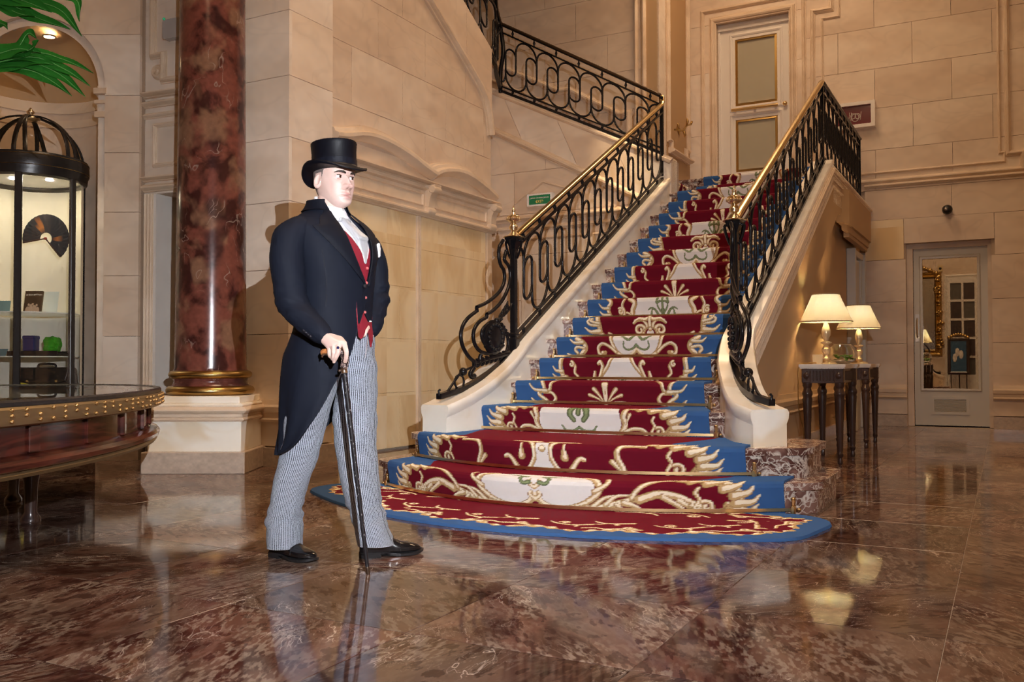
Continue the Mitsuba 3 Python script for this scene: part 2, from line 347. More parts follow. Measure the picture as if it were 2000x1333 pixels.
# ---- floor of polished slabs
gx = -.17-.7375*np.arange(-5, 13); gy = 2.375+.70*np.arange(-10, 16)
slabs = {}; rest = []
struct('floor', bx(-9.3, 3.6, -4.8, 13.2, -.12, -.004), 'mat_floor_joint', False)
for i in range(len(gx)-1):
    for j in range(len(gy)-1):
        x0, x1, y0, y1 = gx[i+1], gx[i], gy[j], gy[j+1]; g = .0012
        m = bx(x0+g, x1-g, y0+g, y1-g, -.03, 0, .0012)
        uv = np.tile(rng.random(2), (len(m.vertices), 1))
        q = [cam_px((x, y, 0)) for x in (x0, (x0+x1)/2, x1) for y in (y0, (y0+y1)/2, y1)]
        if any(d > .3 and -20 < u < 2020 and v < 1350 for u, v, d in q) and not (-3.2 < (x0+x1)/2 < -1.8 and y0 > 5.8) and y0 < 13 and x0 > -7.5:
            part('floor', 'marble_slab', m, 'mat_floor_marble', False, uv=uv)
        else: rest.append((m, uv))
k = part('floor', 'outer_slabs', cat(*[m for m, _ in rest]), 'mat_floor_marble', False, uv=np.vstack([u for _, u in rest])); lab(k, None, kind='stuff')

ZS = [.16, .50, 1.073, 1.60, 2.155, 2.677, 3.18, 3.718, 4.24, 4.77, 5.30, 5.83, 6.36, 6.89, CEIL]
def ring_mould(key_holder, fr, path, w, d, m='mat_moulding', name='moulding', closed=False): return part(key_holder, name, fr.mould(path, ogee(w, d), closed), m, 25)
DADO = [(-.09, -.01), (.09, -.01), (.09, .03), (.07, .05), (.055, .03), (.02, .035), (.01, .05), (-.03, .055), (-.05, .03), (-.09, .02)]
def skirting(holder, fr, a0, a1, n=0.02):
    part(holder, 'base_slab', fr.prism(sbox(a0, 0, a1, .15), -.03, n+.03), 'mat_grey_marble', False)
    part(holder, 'dado_moulding', fr.mould([(a0, .45), (a1, .45)], [(y, x) for x, y in []] or DADO), 'mat_moulding', 25)

# ---- left wall with the arched overdoor (faces the stairs' long side)
FL = Frame((-5.2, 0, 0), (0, 1, 0), (1, 0, 0))
string2 = lambda a: 4.817+.56*(8.55-a)
wl = Polygon([(6.24, 0), (9.2, 0), (9.2, string2(9.2)), (6.24, string2(6.24))])
struct('wall_left', FL.prism(wl, -.30, -.035), 'mat_grout', False)
panel_zone = sbox(6.30, .02, 9.12, 2.33)
ent_zone = sbox(6.24, 2.33, 9.2, 2.80)
m2 = [(5.9, 5.80), (7.837, 4.60), (8.596, 4.155), (9.045, 3.90)]
band2 = Polygon([(6.24, string2(6.24)), (6.24, 5.59), (7.837, 4.60), (8.596, 4.155), (9.0, 3.93), (9.2, 3.45), (9.2, string2(9.2))])
ashlar('wall_left', FL, wl.difference(sbox(6.24, 0, 9.2, 2.33)).difference(ent_zone).difference(band2), [2.80]+ZS[6:], .80, seed=2)
ashlar('wall_left', FL, band2, [3.4, 7], 1.2, n1=.02, seed=3, name='string_block')
part('wall_left', 'string_moulding', FL.mould([(6.0, 5.74), (7.837, 4.60), (8.596, 4.155), (8.93, 3.95), (9.06, 3.82), (9.13, 3.66), (9.17, 3.45)], ogee(.11, .07)), 'mat_moulding', 25)
# onyx-like slabs below, in two tall fields
for a0, a1 in ((6.30, 7.692), (7.762, 9.10)):
    z = .02
    for q, z1 in enumerate((.55, 1.073, 1.585, 1.985, 2.33)):
        cut = a0+(a1-a0)*(.20 if q % 2 else .80)
        for b0, b1 in ((a0, cut), (cut, a1)):
            part('wall_left', 'onyx_slab', FL.prism(sbox(b0+.001, z+.001, b1-.001, z1-.001), -.035, -.012-rng.uniform(0, .002)), 'mat_onyx', False)
        z = z1
part('wall_left', 'panel_strip', FL.prism(sbox(7.70, .02, 7.722, 2.33), -.035, .012), 'mat_moulding', False)
part('wall_left', 'panel_strip', FL.prism(sbox(7.732, .02, 7.754, 2.33), -.035, .012), 'mat_moulding', False)
part('wall_left', 'panel_strip', FL.prism(sbox(9.11, 0, 9.2, 2.33), -.035, .015), 'mat_moulding', False)
part('wall_left', 'panel_strip', FL.prism(sbox(6.24, 0, 6.29, 2.33), -.035, .015), 'mat_moulding', False)
# entablature and arches
part('wall_left', 'frieze', FL.prism(sbox(6.24, 2.33, 9.2, 2.83), -.035, .03), 'mat_moulding', False)
for z, w, d in ((2.355, .075, .075), (2.60, .05, .07), (2.668, .055, .12)):
    part('wall_left', 'cornice', FL.mould([(6.2, z), (9.22, z)], ogee(w, d)), 'mat_moulding', 25)
for a0, a1 in ((6.35, 7.74), (7.95, 9.02)):
    ring_mould('wall_left', FL, [(a0, 2.43), (a1, 2.43), (a1, 2.545), (a0, 2.545)], .03, .05, closed=True)
A1 = spline([(6.30, 2.86), (6.45, 2.885), (6.68, 2.945), (6.92, 2.965), (7.2, 2.945), (7.474, 2.895), (7.7, 2.835), (7.885, 2.80)], 28)
A2 = spline([(7.885, 2.80), (8.0, 2.85), (8.2, 2.895), (8.42, 2.915), (8.648, 2.895), (8.9, 2.84), (9.17, 2.76)], 24)
for A in (A1, A2):
    part('wall_left', 'arch_moulding', FL.mould(A-[0, .02], [(-.075, -.02), (.075, -.02), (.075, .05), (.05, .10), (.03, .13), (0, .13), (-.02, .09), (-.05, .08), (-.06, .05), (-.075, .05)]), 'mat_moulding', 25)
    part('wall_left', 'tympanum', FL.prism(Polygon(list(map(tuple, A-[0, .03]))+[(A[-1][0], 2.66), (A[0][0], 2.66)]), -.035, .025), 'mat_stone_c', False)
def console(holder, fr, a, z0, z1, w=.11, d=.12):
    """scrolled bracket under the cornice"""
    t = np.linspace(0, 1, 30); prof = [(0., z0)]+[(d*(.25+.75*s**1.5)*(1+.12*math.sin(s*9)), z0+(z1-z0)*s) for s in t]+[(0., z1)]
    m = trimesh.creation.extrude_polygon(Polygon(prof), w, engine='earcut'); v = m.vertices
    m = trimesh.Trimesh(fr.pt(v[:, 2]+a-w/2, v[:, 0]+.03, v[:, 1]), m.faces, process=False)
    if m.volume < 0: m.invert()
    sc = []
    for s in (0., 1.):
        c = lathe([(0, -w/2-.012), (.035, -w/2-.012), (.042, -w/2), (.042, w/2), (.035, w/2+.012), (0, w/2+.012)], 16)
        R = np.stack([fr.n, _z, fr.e], 1) if np.linalg.det(np.stack([fr.n, _z, fr.e], 1)) > 0 else np.stack([_z, fr.n, fr.e], 1)
        sc.append(place(c, R, fr.pt(np.array(a), np.array(.03+d*.75), np.array(z1-.05)) if s else fr.pt(np.array(a), np.array(.05), np.array(z0+.04))))
    part(holder, 'console', cat(m, *sc), 'mat_moulding', 30)
console('wall_left', FL, 7.85, 2.34, 2.64); console('wall_left', FL, 9.13, 2.34, 2.64)

# ---- pilaster at the wall's near end
FPil = Frame((0, 5.7, 0), (1, 0, 0), (0, -1, 0))
struct('trim_1', bx(-5.90, -5.135, 5.73, 6.25, 0, CEIL), 'mat_grout', False, 'tall stone pilaster behind the red column')
ashlar('trim_1', FPil, sbox(-5.90, .16, -5.10, CEIL), ZS, 1.6, n0=-.035, seed=5, shift=0, mats=('mat_stone_b',))
FPs = Frame((-5.10, 0, 0), (0, 1, 0), (1, 0, 0))
ashlar('trim_1', FPs, sbox(5.70, .16, 6.25, CEIL), ZS, 1.6, seed=6, shift=0, mats=('mat_stone_b', 'mat_stone'))
skirting('trim_1', FPil, -5.90, -5.06); skirting('trim_1', FPs, 5.66, 6.27)

# ---- back-left wall under the upper flight
FB = Frame((0, 10.0, 0), (1, 0, 0), (0, -1, 0))
s1top = lambda x: 3.412+.485*(-3.865-x)
s1bot = lambda x: 3.047+.53*(-4.286-x)
wb = Polygon([(-5.75, 0), (-3.30, 0), (-3.30, s1top(-3.30)), (-5.75, s1top(-5.75))])
struct('wall_back', FB.prism(wb, -.25, -.035), 'mat_grout', False)
low = Polygon([(-5.75, 0), (-3.30, 0), (-3.30, s1bot(-3.30)), (-5.75, s1bot(-5.75))])
ashlar('wall_back', FB, low.difference(sbox(-6, 0, -3, .02)), [0, .55, 1.073, 1.60, 2.155, 2.66, 3.18, 3.72, 4.3], .86, seed=8)
# the slanted string, cut into slabs square to its slope
dirv = np.array([1, -.51]); dirv = dirv/np.linalg.norm(dirv)
band = wb.difference(low)
for q in range(6):
    c = np.array([-5.75+q*.56, 0]); a, b = c, c+[.556, 0]
    cutp = Polygon([(a[0]-1.5*.5, 5.2), (a[0]+1.6*.9, .4), (b[0]+1.6*.9, .4), (b[0]-1.5*.5, 5.2)])
    g = band.intersection(cutp)
    if not g.is_empty: part('wall_back', 'string_slab', FB.prism(g, -.035, .02), 'mat_stone_b' if q % 2 else 'mat_stone', False)
part('wall_back', 'string_moulding', FB.mould([(-5.70, s1bot(-5.70)), (-3.30, s1bot(-3.30))], ogee(.11, .07)), 'mat_moulding', 25)
part('wall_back', 'string_cap', FB.mould([(-5.75, s1top(-5.75)-.03), (-3.30, s1top(-3.30)-.03)], ogee(.09, .05)), 'mat_moulding', 25)
for z, w, d in ((2.48, .06, .05), (2.60, .075, .09)):
    part('wall_back', 'cornice', FB.mould([(-5.64, z), (-3.33, z)], ogee(w, d)), 'mat_moulding', 25)
for a0, a1 in ((-5.2, -4.35), (-4.25, -3.45)):
    ring_mould('wall_back', FB, [(a0, .5), (a1, .5), (a1, 2.35), (a0, 2.35)], .04, .03, closed=True)
part('wall_back', 'gable_moulding', FB.mould([(-5.30, 2.80), (-4.92, 3.03), (-4.62, 2.93)], ogee(.03, .025)), 'mat_moulding', 25)
# short return between the two walls
struct('wall_back_return', cat(Frame((-5.2, 9.2, 0), np.array([-.45, .8, 0])/.918, np.array([.8, .45, 0])/.918).prism(sbox(0, 0, .92, 4.3), -.25, 0)), 'mat_stone', False)

# ---- upper back wall, side wall and the end wall with both doors
FU = Frame((0, 11.6, 0), (1, 0, 0), (0, -1, 0))
wu = sbox(-9.0, 2.2, -4.0, CEIL)
struct('wall_upper', FU.prism(wu, -.25, -.035), 'mat_grout', False)
ashlar('wall_upper', FU, wu, [2.2, 2.9]+ZS[6:], .95, seed=9, mats=('mat_stone_c', 'mat_stone', 'mat_stone_c'))
for a in (-4.31, -4.20): part('wall_upper', 'vertical_moulding', FU.mould([(a, 2.3), (a, CEIL)], ogee(.06, .05)), 'mat_moulding', 25)
part('wall_upper', 'stair_moulding', FU.mould([(-6.6, 5.23), (-5.45, 4.63), (-5.3, 4.63), (-4.55, 4.19), (-4.42, 4.19), (-4.42, 3.75)], ogee(.10, .06)), 'mat_moulding', 25)
part('wall_upper', 'stair_moulding', FU.mould([(-6.6, 4.98), (-5.45, 4.40), (-4.55, 3.92)], ogee(.05, .05)), 'mat_moulding', 25)
FS = Frame((-4.0, 0, 0), (0, 1, 0), (1, 0, 0))
ws = sbox(11.6, 2.2, 12.95, CEIL)
struct('wall_side', FS.prism(ws, -.25, 0), 'mat_plaster', False)
part('wall_side', 'corner_slab', FS.prism(sbox(11.6, 2.2, 11.86, CEIL), -.02, .012), 'mat_stone_b', False)
ring_mould('wall_side', FS, [(11.95, 3.86), (12.06, 3.86), (12.06, 3.76), (12.72, 3.76), (12.72, 3.86), (12.83, 3.86), (12.83, 6.9), (11.95, 6.9)], .07, .05, closed=True)
part('wall_side', 'panel_sill', FS.mould([(11.98, 3.72), (12.85, 3.72)], ogee(.08, .10)), 'mat_moulding', 25)

FE = Frame((0, 12.95, 0), (1, 0, 0), (0, -1, 0))
up_hole = sbox(-3.60, 3.06, -2.58, 5.69); dn_hole = sbox(-1.13, 0, -.14, 2.375)
we = sbox(-4.0, 0, 3.5, CEIL).difference(up_hole).difference(dn_hole)
struct('wall_end', FE.prism(we, -.30, -.035), 'mat_grout', False)
beam = sbox(-1.66, 2.172, -.10, 2.70)
ashlar('wall_end', FE, sbox(-1.62, .16, 3.5, 3.10).difference(dn_hole).difference(beam), [.16, .50, 1.073, 1.622, 2.172, 2.70, 3.10], 1.04, seed=12, shift=.0)
part('wall_end', 'lintel_block', FE.prism(sbox(-1.62, 2.175, -1.15, 2.70).difference(dn_hole), -.035, 0), 'mat_onyx', False)
part('wall_end', 'lintel_block', FE.prism(sbox(-1.145, 2.378, -.105, 2.70), -.035, 0), 'mat_stone_c', False)
ashlar('wall_end', FE, sbox(-2.40, 3.10, 3.5, CEIL).difference(up_hole), [3.10]+[3.64, 4.19, 4.72, 5.27, 5.8, 6.33, 6.86, CEIL], .92, seed=13)
ashlar('wall_end', FE, sbox(-4.0, 2.4, -2.40, CEIL).difference(up_hole), [2.4, 3.2, 4.1, 5.0, 5.69, 6.4, CEIL], 2.0, seed=14, mats=('mat_stone_b', 'mat_stone'))
# door surround upstairs
for w, off, d in ((.10, .05, .05), (.06, .20, .045)):
    ring_mould('wall_end', FE, [(-3.60-off, 3.08), (-3.60-off, 5.69+off), (-2.58+off, 5.69+off), (-2.58+off, 3.08)], w, d)
# large panel moulding with notched corners, in two lines
for off, w, d in ((0, .07, .05), (.10, .035, .03)):
    P = [(-2.28+off, 3.30+off), (-.02-off, 3.30+off), (-.02-off, 3.44+off), (.12-off, 3.44+off), (.12-off, 6.6), (-2.0+off, 6.6), (-2.0+off, 5.68), (-2.28+off, 5.68)]
    if off == 0: P = [(-2.28, 3.22), (.22, 3.22), (.22, 3.42), (.06, 3.42), (.06, 6.6), (-2.02, 6.6), (-2.02, 5.62), (-2.26, 5.62)]
    else: P = [(-2.14, 3.33), (.02, 3.33), (.02, 3.44), (-.03, 3.44), (-.03, 6.5), (-1.92, 6.5), (-1.92, 5.50), (-2.14, 5.50)]
    ring_mould('wall_end', FE, P, w, d, closed=True)
part('wall_end', 'string_course', FE.mould([(-1.62, 3.16), (3.5, 3.16)], ogee(.06, .05)), 'mat_moulding', 25)
part('wall_end', 'corner_pilaster', FE.prism(sbox(.30, 0, .8, CEIL), -.02, .10), 'mat_stone_c', False)
for a0, a1 in ((-1.62, -1.13), (-.14, 3.5)): skirting('wall_end', FE, a0, a1)

# ---- side wall of the stairs on the right (the one behind the side tables)
nose = lambda y: .1716*(y-4.8912)/.3168
LAND, YT = 16*.1716, 4.8912+.3168*16
ctop = lambda y: np.minimum(nose(y), LAND)+.16
FR = Frame((-1.56, 0, 0), (0, 1, 0), (1, 0, 0))
spandrel = Polygon([(6.25, 0), (6.25, ctop(6.25)-.2), (YT, LAND+.05), (12.95, LAND+.05), (12.95, 0)])
rec = Polygon([(7.02, 0), (7.02, .42), (8.9, 1.62), (10.35, 2.44), (12.95, 2.44), (12.95, 0)])
struct('wall_stair', FR.prism(spandrel, -.20, -.13), 'mat_plaster', False)
part('wall_stair', 'spandrel_panel', FR.prism(spandrel.difference(rec), -.13, 0), 'mat_plaster', False)
for off, w, d in ((.07, .05, .035), (.16, .04, .025), (.24, .03, .02)):
    part('wall_stair', 'rake_moulding', FR.mould([(6.0, ctop(6.0)-off), (YT, ctop(YT)-off), (12.95, ctop(YT)-off)], ogee(w, d)), 'mat_moulding', 25)
FR2 = Frame((-1.69, 0, 0), (0, 1, 0), (1, 0, 0))
part('wall_stair', 'dado_moulding', FR2.mould([(7.02, .47), (11.73, .47)], DADO), 'mat_plaster', 25)
part('wall_stair', 'dado_moulding', FR.mould([(6.2, .47), (7.02, .47)], DADO), 'mat_plaster', 25)
part('wall_stair', 'base_slab', FR2.prism(sbox(7.02, 0, 11.73, .15), 0, .03), 'mat_grey_marble', False)
# projecting landing edge with its rounded end
pl = Polygon([(-1.60, 10.45)]+[(-1.50, 10.7)]+[(-1.49, 12.45)]+[tuple(x) for x in arc(-1.57, 12.47, .08, 0, 90, 8)]+[(-1.60, 12.55)])
m = trimesh.creation.extrude_polygon(pl, .38, engine='earcut'); m.apply_translation((0, 0, 2.36))
part('wall_stair', 'landing_edge', m, 'mat_plaster', 20)
for q, (o, z0, z1) in enumerate(((.03, 2.29, 2.36), (.055, 2.25, 2.29))):
    p2 = pl.buffer(-o).union(sbox(-1.60, 10.95, -1.54, 12.5)); m = trimesh.creation.extrude_polygon(p2, z1-z0, engine='earcut'); m.apply_translation((0, 0, z0))
    part('wall_stair', 'landing_edge_moulding', m, 'mat_plaster', 20)
# cased doorway at the far end of that wall
dk = 'door_3'
struct(dk, bx(-1.69, -1.64, 11.90, 12.5, 0, 2.12), 'mat_grey_paint', False, 'white side door in the end of the stair wall')
for y in (11.78, 11.86, 12.55, 12.63): part(dk, 'casing', bx(-1.69, -1.62+(.04 if y in (11.78, 12.63) else 0), y-.03, y+.03, 0, 2.22, .008), 'mat_grey_paint', False)
part(dk, 'casing', bx(-1.69, -1.60, 11.76, 12.65, 2.14, 2.22, .008), 'mat_grey_paint', False)
k = part(dk, 'knob', cat(ball((-1.59, 11.98, 1.0), .028), bx(-1.64, -1.60, 11.97, 11.99, .99, 1.01)), 'mat_silver', True)

# ---- end-wall door with the mirror glass
dk = 'door_1'
for a0, a1, z0, z1 in ((-1.05, -.97, 0, 2.31), (-.27, -.16, 0, 2.31)):
    pass
fr_ = FE.prism(sbox(-1.05, .015, -.16, 2.31).difference(sbox(-.965, .47, -.285, 2.195)), -.22, -.17)
struct(dk, fr_, 'mat_grey_paint', False, 'pale door with a tall mirror and a vent grille')
part(dk, 'mirror', FE.prism(sbox(-.955, .48, -.295, 2.185), -.205, -.188), 'mat_mirror', False)
part(dk, 'bevel', FE.mould([(-.965, .47), (-.285, .47), (-.285, 2.195), (-.965, 2.195)], [(-.02, -.19), (.02, -.19), (.02, -.165), (.005, -.15), (-.02, -.155)], True), 'mat_grey_paint', 25)
g = part(dk, 'vent_grille', FE.mould([(-.84, .175), (-.43, .175), (-.43, .37), (-.84, .37)], [(-.018, -.18), (.018, -.18), (.018, -.155), (-.018, -.155)], True), 'mat_grey_paint', 25)
for q in range(9):
    z = .195+q*.0195; part(g, 'slat', FE.prism(sbox(-.835, z, -.435, z+.010), -.175, -.16), 'mat_door_panel', False)
part(dk, 'handle', cat(FE.prism(sbox(-1.035, 1.10, -.985, 1.46), -.17, -.155), tube(FE.pt(np.array([-1.01]*5), np.array([-.15, -.10, -.09, -.10, -.15]), np.array([1.16, 1.18, 1.28, 1.38, 1.40])), .011)), 'mat_silver', 30)
for a in (-1.09, -.15+.005): part(dk, 'casing', FE.prism(sbox(a-.04, 0, a+.035, 2.375), -.20, -.12), 'mat_stone_c', False)
part(dk, 'casing', FE.prism(sbox(-1.13, 2.31, -.14, 2.375), -.20, -.12), 'mat_stone_c', False)
part(dk, 'back', FE.prism(sbox(-1.3, 0, 0, 2.5), -.32, -.28), 'mat_black', False)

# ---- upstairs door on the landing
dk = 'door_2'
pan = [(-3.36, 4.50, -2.77, 5.46), (-3.36, 3.55, -2.77, 4.30)]
leaf = sbox(-3.58, 3.09, -2.60, 5.60)
for p in pan: leaf = leaf.difference(sbox(*p))
struct(dk, FE.prism(leaf, -.17, -.12), 'mat_white_paint', False, 'white upstairs door with two green-grey panels')
for p in pan:
    part(dk, 'panel', FE.prism(sbox(*p), -.165, -.145), 'mat_door_panel', False)
    part(dk, 'gilt_border', FE.mould([(p[0]+.015, p[1]+.015), (p[2]-.015, p[1]+.015), (p[2]-.015, p[3]-.015), (p[0]+.015, p[3]-.015)], [(-.018, -.15), (.018, -.15), (.018, -.13), (-.018, -.115)], True), 'mat_gilt', 25)
    part(dk, 'panel_moulding', FE.mould([(p[0]-.06, p[1]-.06), (p[2]+.06, p[1]-.06), (p[2]+.06, p[3]+.06), (p[0]-.06, p[3]+.06)], [(-.02, -.125), (.02, -.125), (.02, -.11), (0, -.10), (-.02, -.11)], True), 'mat_white_paint', 25)
xs = np.linspace(-3.40, -2.75, 3)
part(dk, 'push_bar', cat(tube(FE.pt(xs, np.full(3, -.05), np.full(3, 4.43)), .022, 12), *[tube(FE.pt(np.array([x, x]), np.array([-.12, -.05]), np.array([4.43, 4.43])), .016) for x in (-3.36, -3.08, -2.79)]), 'mat_brass', 40)
part(dk, 'knob', ball(FE.pt(np.array(-2.66), np.array(-.08), np.array(4.44)), .032), 'mat_brass', True)
for a in (-3.59, -2.59): part(dk, 'casing', FE.prism(sbox(a-.02, 3.06, a+.02, 5.69), -.29, -.10), 'mat_white_paint', False)
part(dk, 'head', FE.prism(sbox(-3.61, 5.60, -2.57, 5.69), -.29, -.08), 'mat_white_paint', False)
part(dk, 'back', FE.prism(sbox(-3.8, 3.0, -2.4, 5.8), -.34, -.29), 'mat_stone_c', False)

# ---- niche wall on the left (faces the lobby), and the bay with the door behind the column
NW = Frame(cw(0, 8.0), _r, -_f0)
NC, NR, SPR = -4.19, .56, 3.255
def archpoly(c, r, z0, zs): return Polygon([(c-r, z0), (c+r, z0)]+[tuple(q) for q in arc(c, zs, r, 0, 180, 25)])
niche = archpoly(NC, .636, 0, SPR)
wn = sbox(-6.4, 0, -3.25, CEIL)
struct('wall_niche', NW.prism(wn.difference(archpoly(NC, NR, -.1, SPR)), -.30, -.05), 'mat_grout', False)
ashlar('wall_niche', NW, wn.difference(sbox(-9, -1, 0, .16)).difference(niche), ZS, 12., n0=-.05, seed=21, mats=('mat_stone_b', 'mat_stone'))
part('wall_niche', 'niche_reveal', NW.prism(niche.buffer(-.004).difference(archpoly(NC, NR, -.2, SPR)), -.05, -.045), 'mat_stone_b', False)
for s in (1, -1):
    for z, w, d in ((3.22, .05, .05), (3.13, .03, .03), (3.02, .05, .03)):
        part('wall_niche', 'impost', NW.prism(sbox(NC+s*.54 if s > 0 else NC-.65, z-w/2, NC+.65 if s > 0 else NC-.54, z+w/2), -.06, d-.04), 'mat_moulding', False)
skirting('wall_niche', NW, -3.55, -3.22)
# curved back of the niche and its half dome, with two rings of cornice
th = np.radians(np.linspace(0, 180, 33)); cyl = np.stack([np.broadcast_to(NC+NR*np.cos(th), (2, 33)), 8.0+.05+np.broadcast_to(NR*np.sin(th), (2, 33)), np.array([[0.]*33, [SPR]*33])], -1)
part('wall_niche', 'niche_back', grid_mesh(cw(cyl[..., 0], cyl[..., 1], cyl[..., 2])), 'mat_stone_c', True)
ph = np.radians(np.linspace(0, 90, 14))[:, None]
dm = cw(NC+NR*np.cos(ph)*np.cos(th), 8.05+NR*np.cos(ph)*np.sin(th), SPR+NR*np.sin(ph)+0*th)
part('wall_niche', 'niche_dome', grid_mesh(dm), 'mat_plaster', True)
for z, w, d in ((3.23, .10, .07), (3.08, .07, .05)):
    part('wall_niche', 'niche_cornice', sweep(cw(NC+(NR-.005)*np.cos(th), 8.05+(NR-.005)*np.sin(th), np.full(33, z)), [(b*.9, a) for a, b in ogee(w, d)], (0, 0, 1)), 'mat_moulding', 30)
Pb, Qb = np.array([-3.25, 8.12]), np.array([-2.36, 7.76]); eb = (Qb-Pb)/np.linalg.norm(Qb-Pb); LB = np.linalg.norm(Qb-Pb)
BW = Frame(cw(*Pb), cw(*eb), cw(eb[1], -eb[0]))
hole = sbox(.10, 0, .86, 2.33)
wbay = sbox(0, 0, LB+.05, CEIL).difference(hole)
struct('wall_bay', BW.prism(wbay, -.30, -.03), 'mat_grout', False)
ashlar('wall_bay', BW, wbay.difference(sbox(-1, -1, 2, .16)), [.16, 2.45, 3.2, 4.4, 5.6, CEIL], 3., n0=-.03, seed=23, shift=0, mats=('mat_stone_b',))
for z, w, d in ((2.38, .07, .08), (2.46, .05, .10), (3.02, .05, .05), (3.12, .06, .08), (3.20, .05, .11)):
    part('wall_bay', 'cornice', BW.mould([(-.02, z), (LB, z)], ogee(w, d)), 'mat_moulding', 25)
ring_mould('wall_bay', BW, [(.12, 2.58), (.84, 2.58), (.84, 2.93), (.12, 2.93)], .04, .03, closed=True)
ring_mould('wall_bay', BW, [(.22, 3.32), (.84, 3.32), (.84, 4.6), (.10, 4.6), (.10, 3.55), (.22, 3.55)], .06, .05, closed=True)
part('wall_bay', 'rosette', place(lathe([(0, .05), (.02, .055), (.03, .04), (.05, .045), (.065, .02), (.07, 0)], 20), np.stack([BW.e, _z, BW.n], 1), BW.pt(np.array(.16), np.array(0.), np.array(3.40))), 'mat_moulding', 30)
for a in (.02, .055, .09): part('wall_bay', 'jamb_moulding', BW.mould([(a, .16), (a, 2.33)], ogee(.03, .025)), 'mat_moulding', 25)
dk = 'door_4'
lf = sbox(.20, .02, .90, 2.30).difference(sbox(.30, .55, .80, 2.12))
struct(dk, BW.prism(lf, -.42, -.37), 'mat_white_paint', False, 'white framed doorway behind the red column')
part(dk, 'panel', BW.prism(sbox(.28, .5, .82, 2.14), -.41, -.395), 'mat_stone_b', False)
part(dk, 'casing', BW.prism(sbox(.105, 0, .135, 2.33), -.30, .0), 'mat_white_paint', False)
part(dk, 'casing', BW.prism(sbox(.175, 0, .20, 2.33), -.36, -.28), 'mat_white_paint', False)
part(dk, 'reveal', BW.prism(sbox(.135, 0, .175, 2.33), -.36, -.30), 'mat_grey_paint', False)
part(dk, 'lower_moulding', BW.mould([(.26, .72), (.34, .72), (.34, .66), (.82, .66)], [(-.03, -.38), (.03, -.38), (.03, -.33), (0, -.31), (-.03, -.34)]), 'mat_white_paint', 25)
for z in (2.19, 2.26): part(dk, 'head_moulding', BW.mould([(.1, z), (.9, z)], [(-.03, -.38), (.03, -.38), (.03, -.31), (0, -.29), (-.03, -.33)]), 'mat_white_paint', 25)
hz = np.linspace(.90, 1.19, 9)
for a in (.40, .50):
    part(dk, 'pull_handle', cat(tube(BW.pt(np.full(9, a), np.full(9, -.30), hz), .010+.006*np.abs(np.sin(np.linspace(0, 3*PI, 9))), 10), *[tube(BW.pt(np.array([a, a]), np.array([-.39, -.28]), np.array([z, z])), .011) for z in (.92, 1.17)], ball(BW.pt(np.array(a), np.array(-.30), np.array(1.20)), .017, 1), ball(BW.pt(np.array(a), np.array(-.30), np.array(.89)), .017, 1)), 'mat_brass', 40)
part(dk, 'back', BW.prism(sbox(0, 0, 1.0, 2.5), -.50, -.46), 'mat_stone_c', False)

# ---- the unseen rest of the room
struct('ceiling', bx(-9.3, 3.7, -4.8, 13.2, CEIL, CEIL+.1), 'mat_ceiling', False)
struct('wall_right', bx(3.5, 3.7, -4.8, 13.2, 0, CEIL), 'mat_stone_c', False)
struct('wall_front', bx(-9.3, 3.7, -5.0, -4.8, 0, CEIL), 'mat_stone_c', False)
struct('wall_far_left', bx(-9.5, -9.3, -4.8, 13.2, 0, CEIL), 'mat_stone_c', False)
# ================================================================== STAIRCASE
RS, TR, Y0 = .1716, .3168, 4.8912
XC = -2.53
def Yk(k, x):
    x = np.asarray(x, float)
    if k == 1: return 4.67+.26*(x+2.43)**2
    if k == 2: return 4.95+.26*(x+2.39)**2
    if k == 3: return 5.66+.14*(x+2.5)**2
    if k == 17: return 10.68+0*x
    if k == 18: return 10.98+0*x
    return Y0+TR*k+0*x
EXT = {1: (-3.85, -.90), 2: (-3.74, -.985), 3: (-3.52, -1.50)}
ST = thing('staircase', 'grand marble staircase climbing from the lobby floor to the landing', 'staircase')
for k in range(1, 19):
    z1 = k*RS
    if k <= 3:
        xl, xr = EXT[k]; xs = np.linspace(xl, xr, 60)
        P = Polygon(list(zip(xs, Yk(k, xs)))+[(xr, 6.1 if k < 3 else 6.5), (xl, 6.1 if k < 3 else 6.5)]).buffer(-.17).buffer(.17, 12)
        Q = P.buffer(-.028)
        tr = trimesh.creation.extrude_polygon(P, .04, engine='earcut'); tr.apply_translation((0, 0, z1-.04))
        ri = trimesh.creation.extrude_polygon(Q, RS-.035, engine='earcut'); ri.apply_translation((0, 0, z1-RS))
    else:
        xl, xr = -3.42, -1.67
        yb = {16: 10.75, 17: 11.05, 18: 12.95}.get(k, float(Yk(min(k+1, 18), 0))+.06); y0 = float(Yk(k, 0))
        if k == 16: xl = -3.32
        if k >= 17: xl, xr = (-4.0, -1.70)
        tr = bx(xl, xr, y0, yb, z1-.036, z1, .008); ri = bx(xl, xr, y0+.028, yb, z1-RS-.02, z1-.03)
    s = part(ST, 'tread', tr, 'mat_step_marble', 25); part(ST, 'riser', ri, 'mat_step_marble', 25)
# the first steps of the upper flight, turning left
for q in range(5):
    z1 = (17+q)*RS; x1 = -3.32-q*.31
    part(ST, 'tread', bx(x1-.36, x1, 10.03, 10.70 if q == 0 else 11.55, z1-.036, z1, .008), 'mat_step_marble', 25)
    part(ST, 'riser', bx(x1-.36, x1-.028, 10.03, 10.70 if q == 0 else 11.55, z1-RS-.02, z1-.03), 'mat_step_marble', 25)
part(ST, 'upper_slab', FB.prism(Polygon([(-4.5, 3.1), (-5.7, 3.75), (-9.2, 5.7), (-9.2, 5.9), (-5.7, 4.0), (-4.5, 3.35)]), -1.5, -.26), 'mat_step_marble', False)

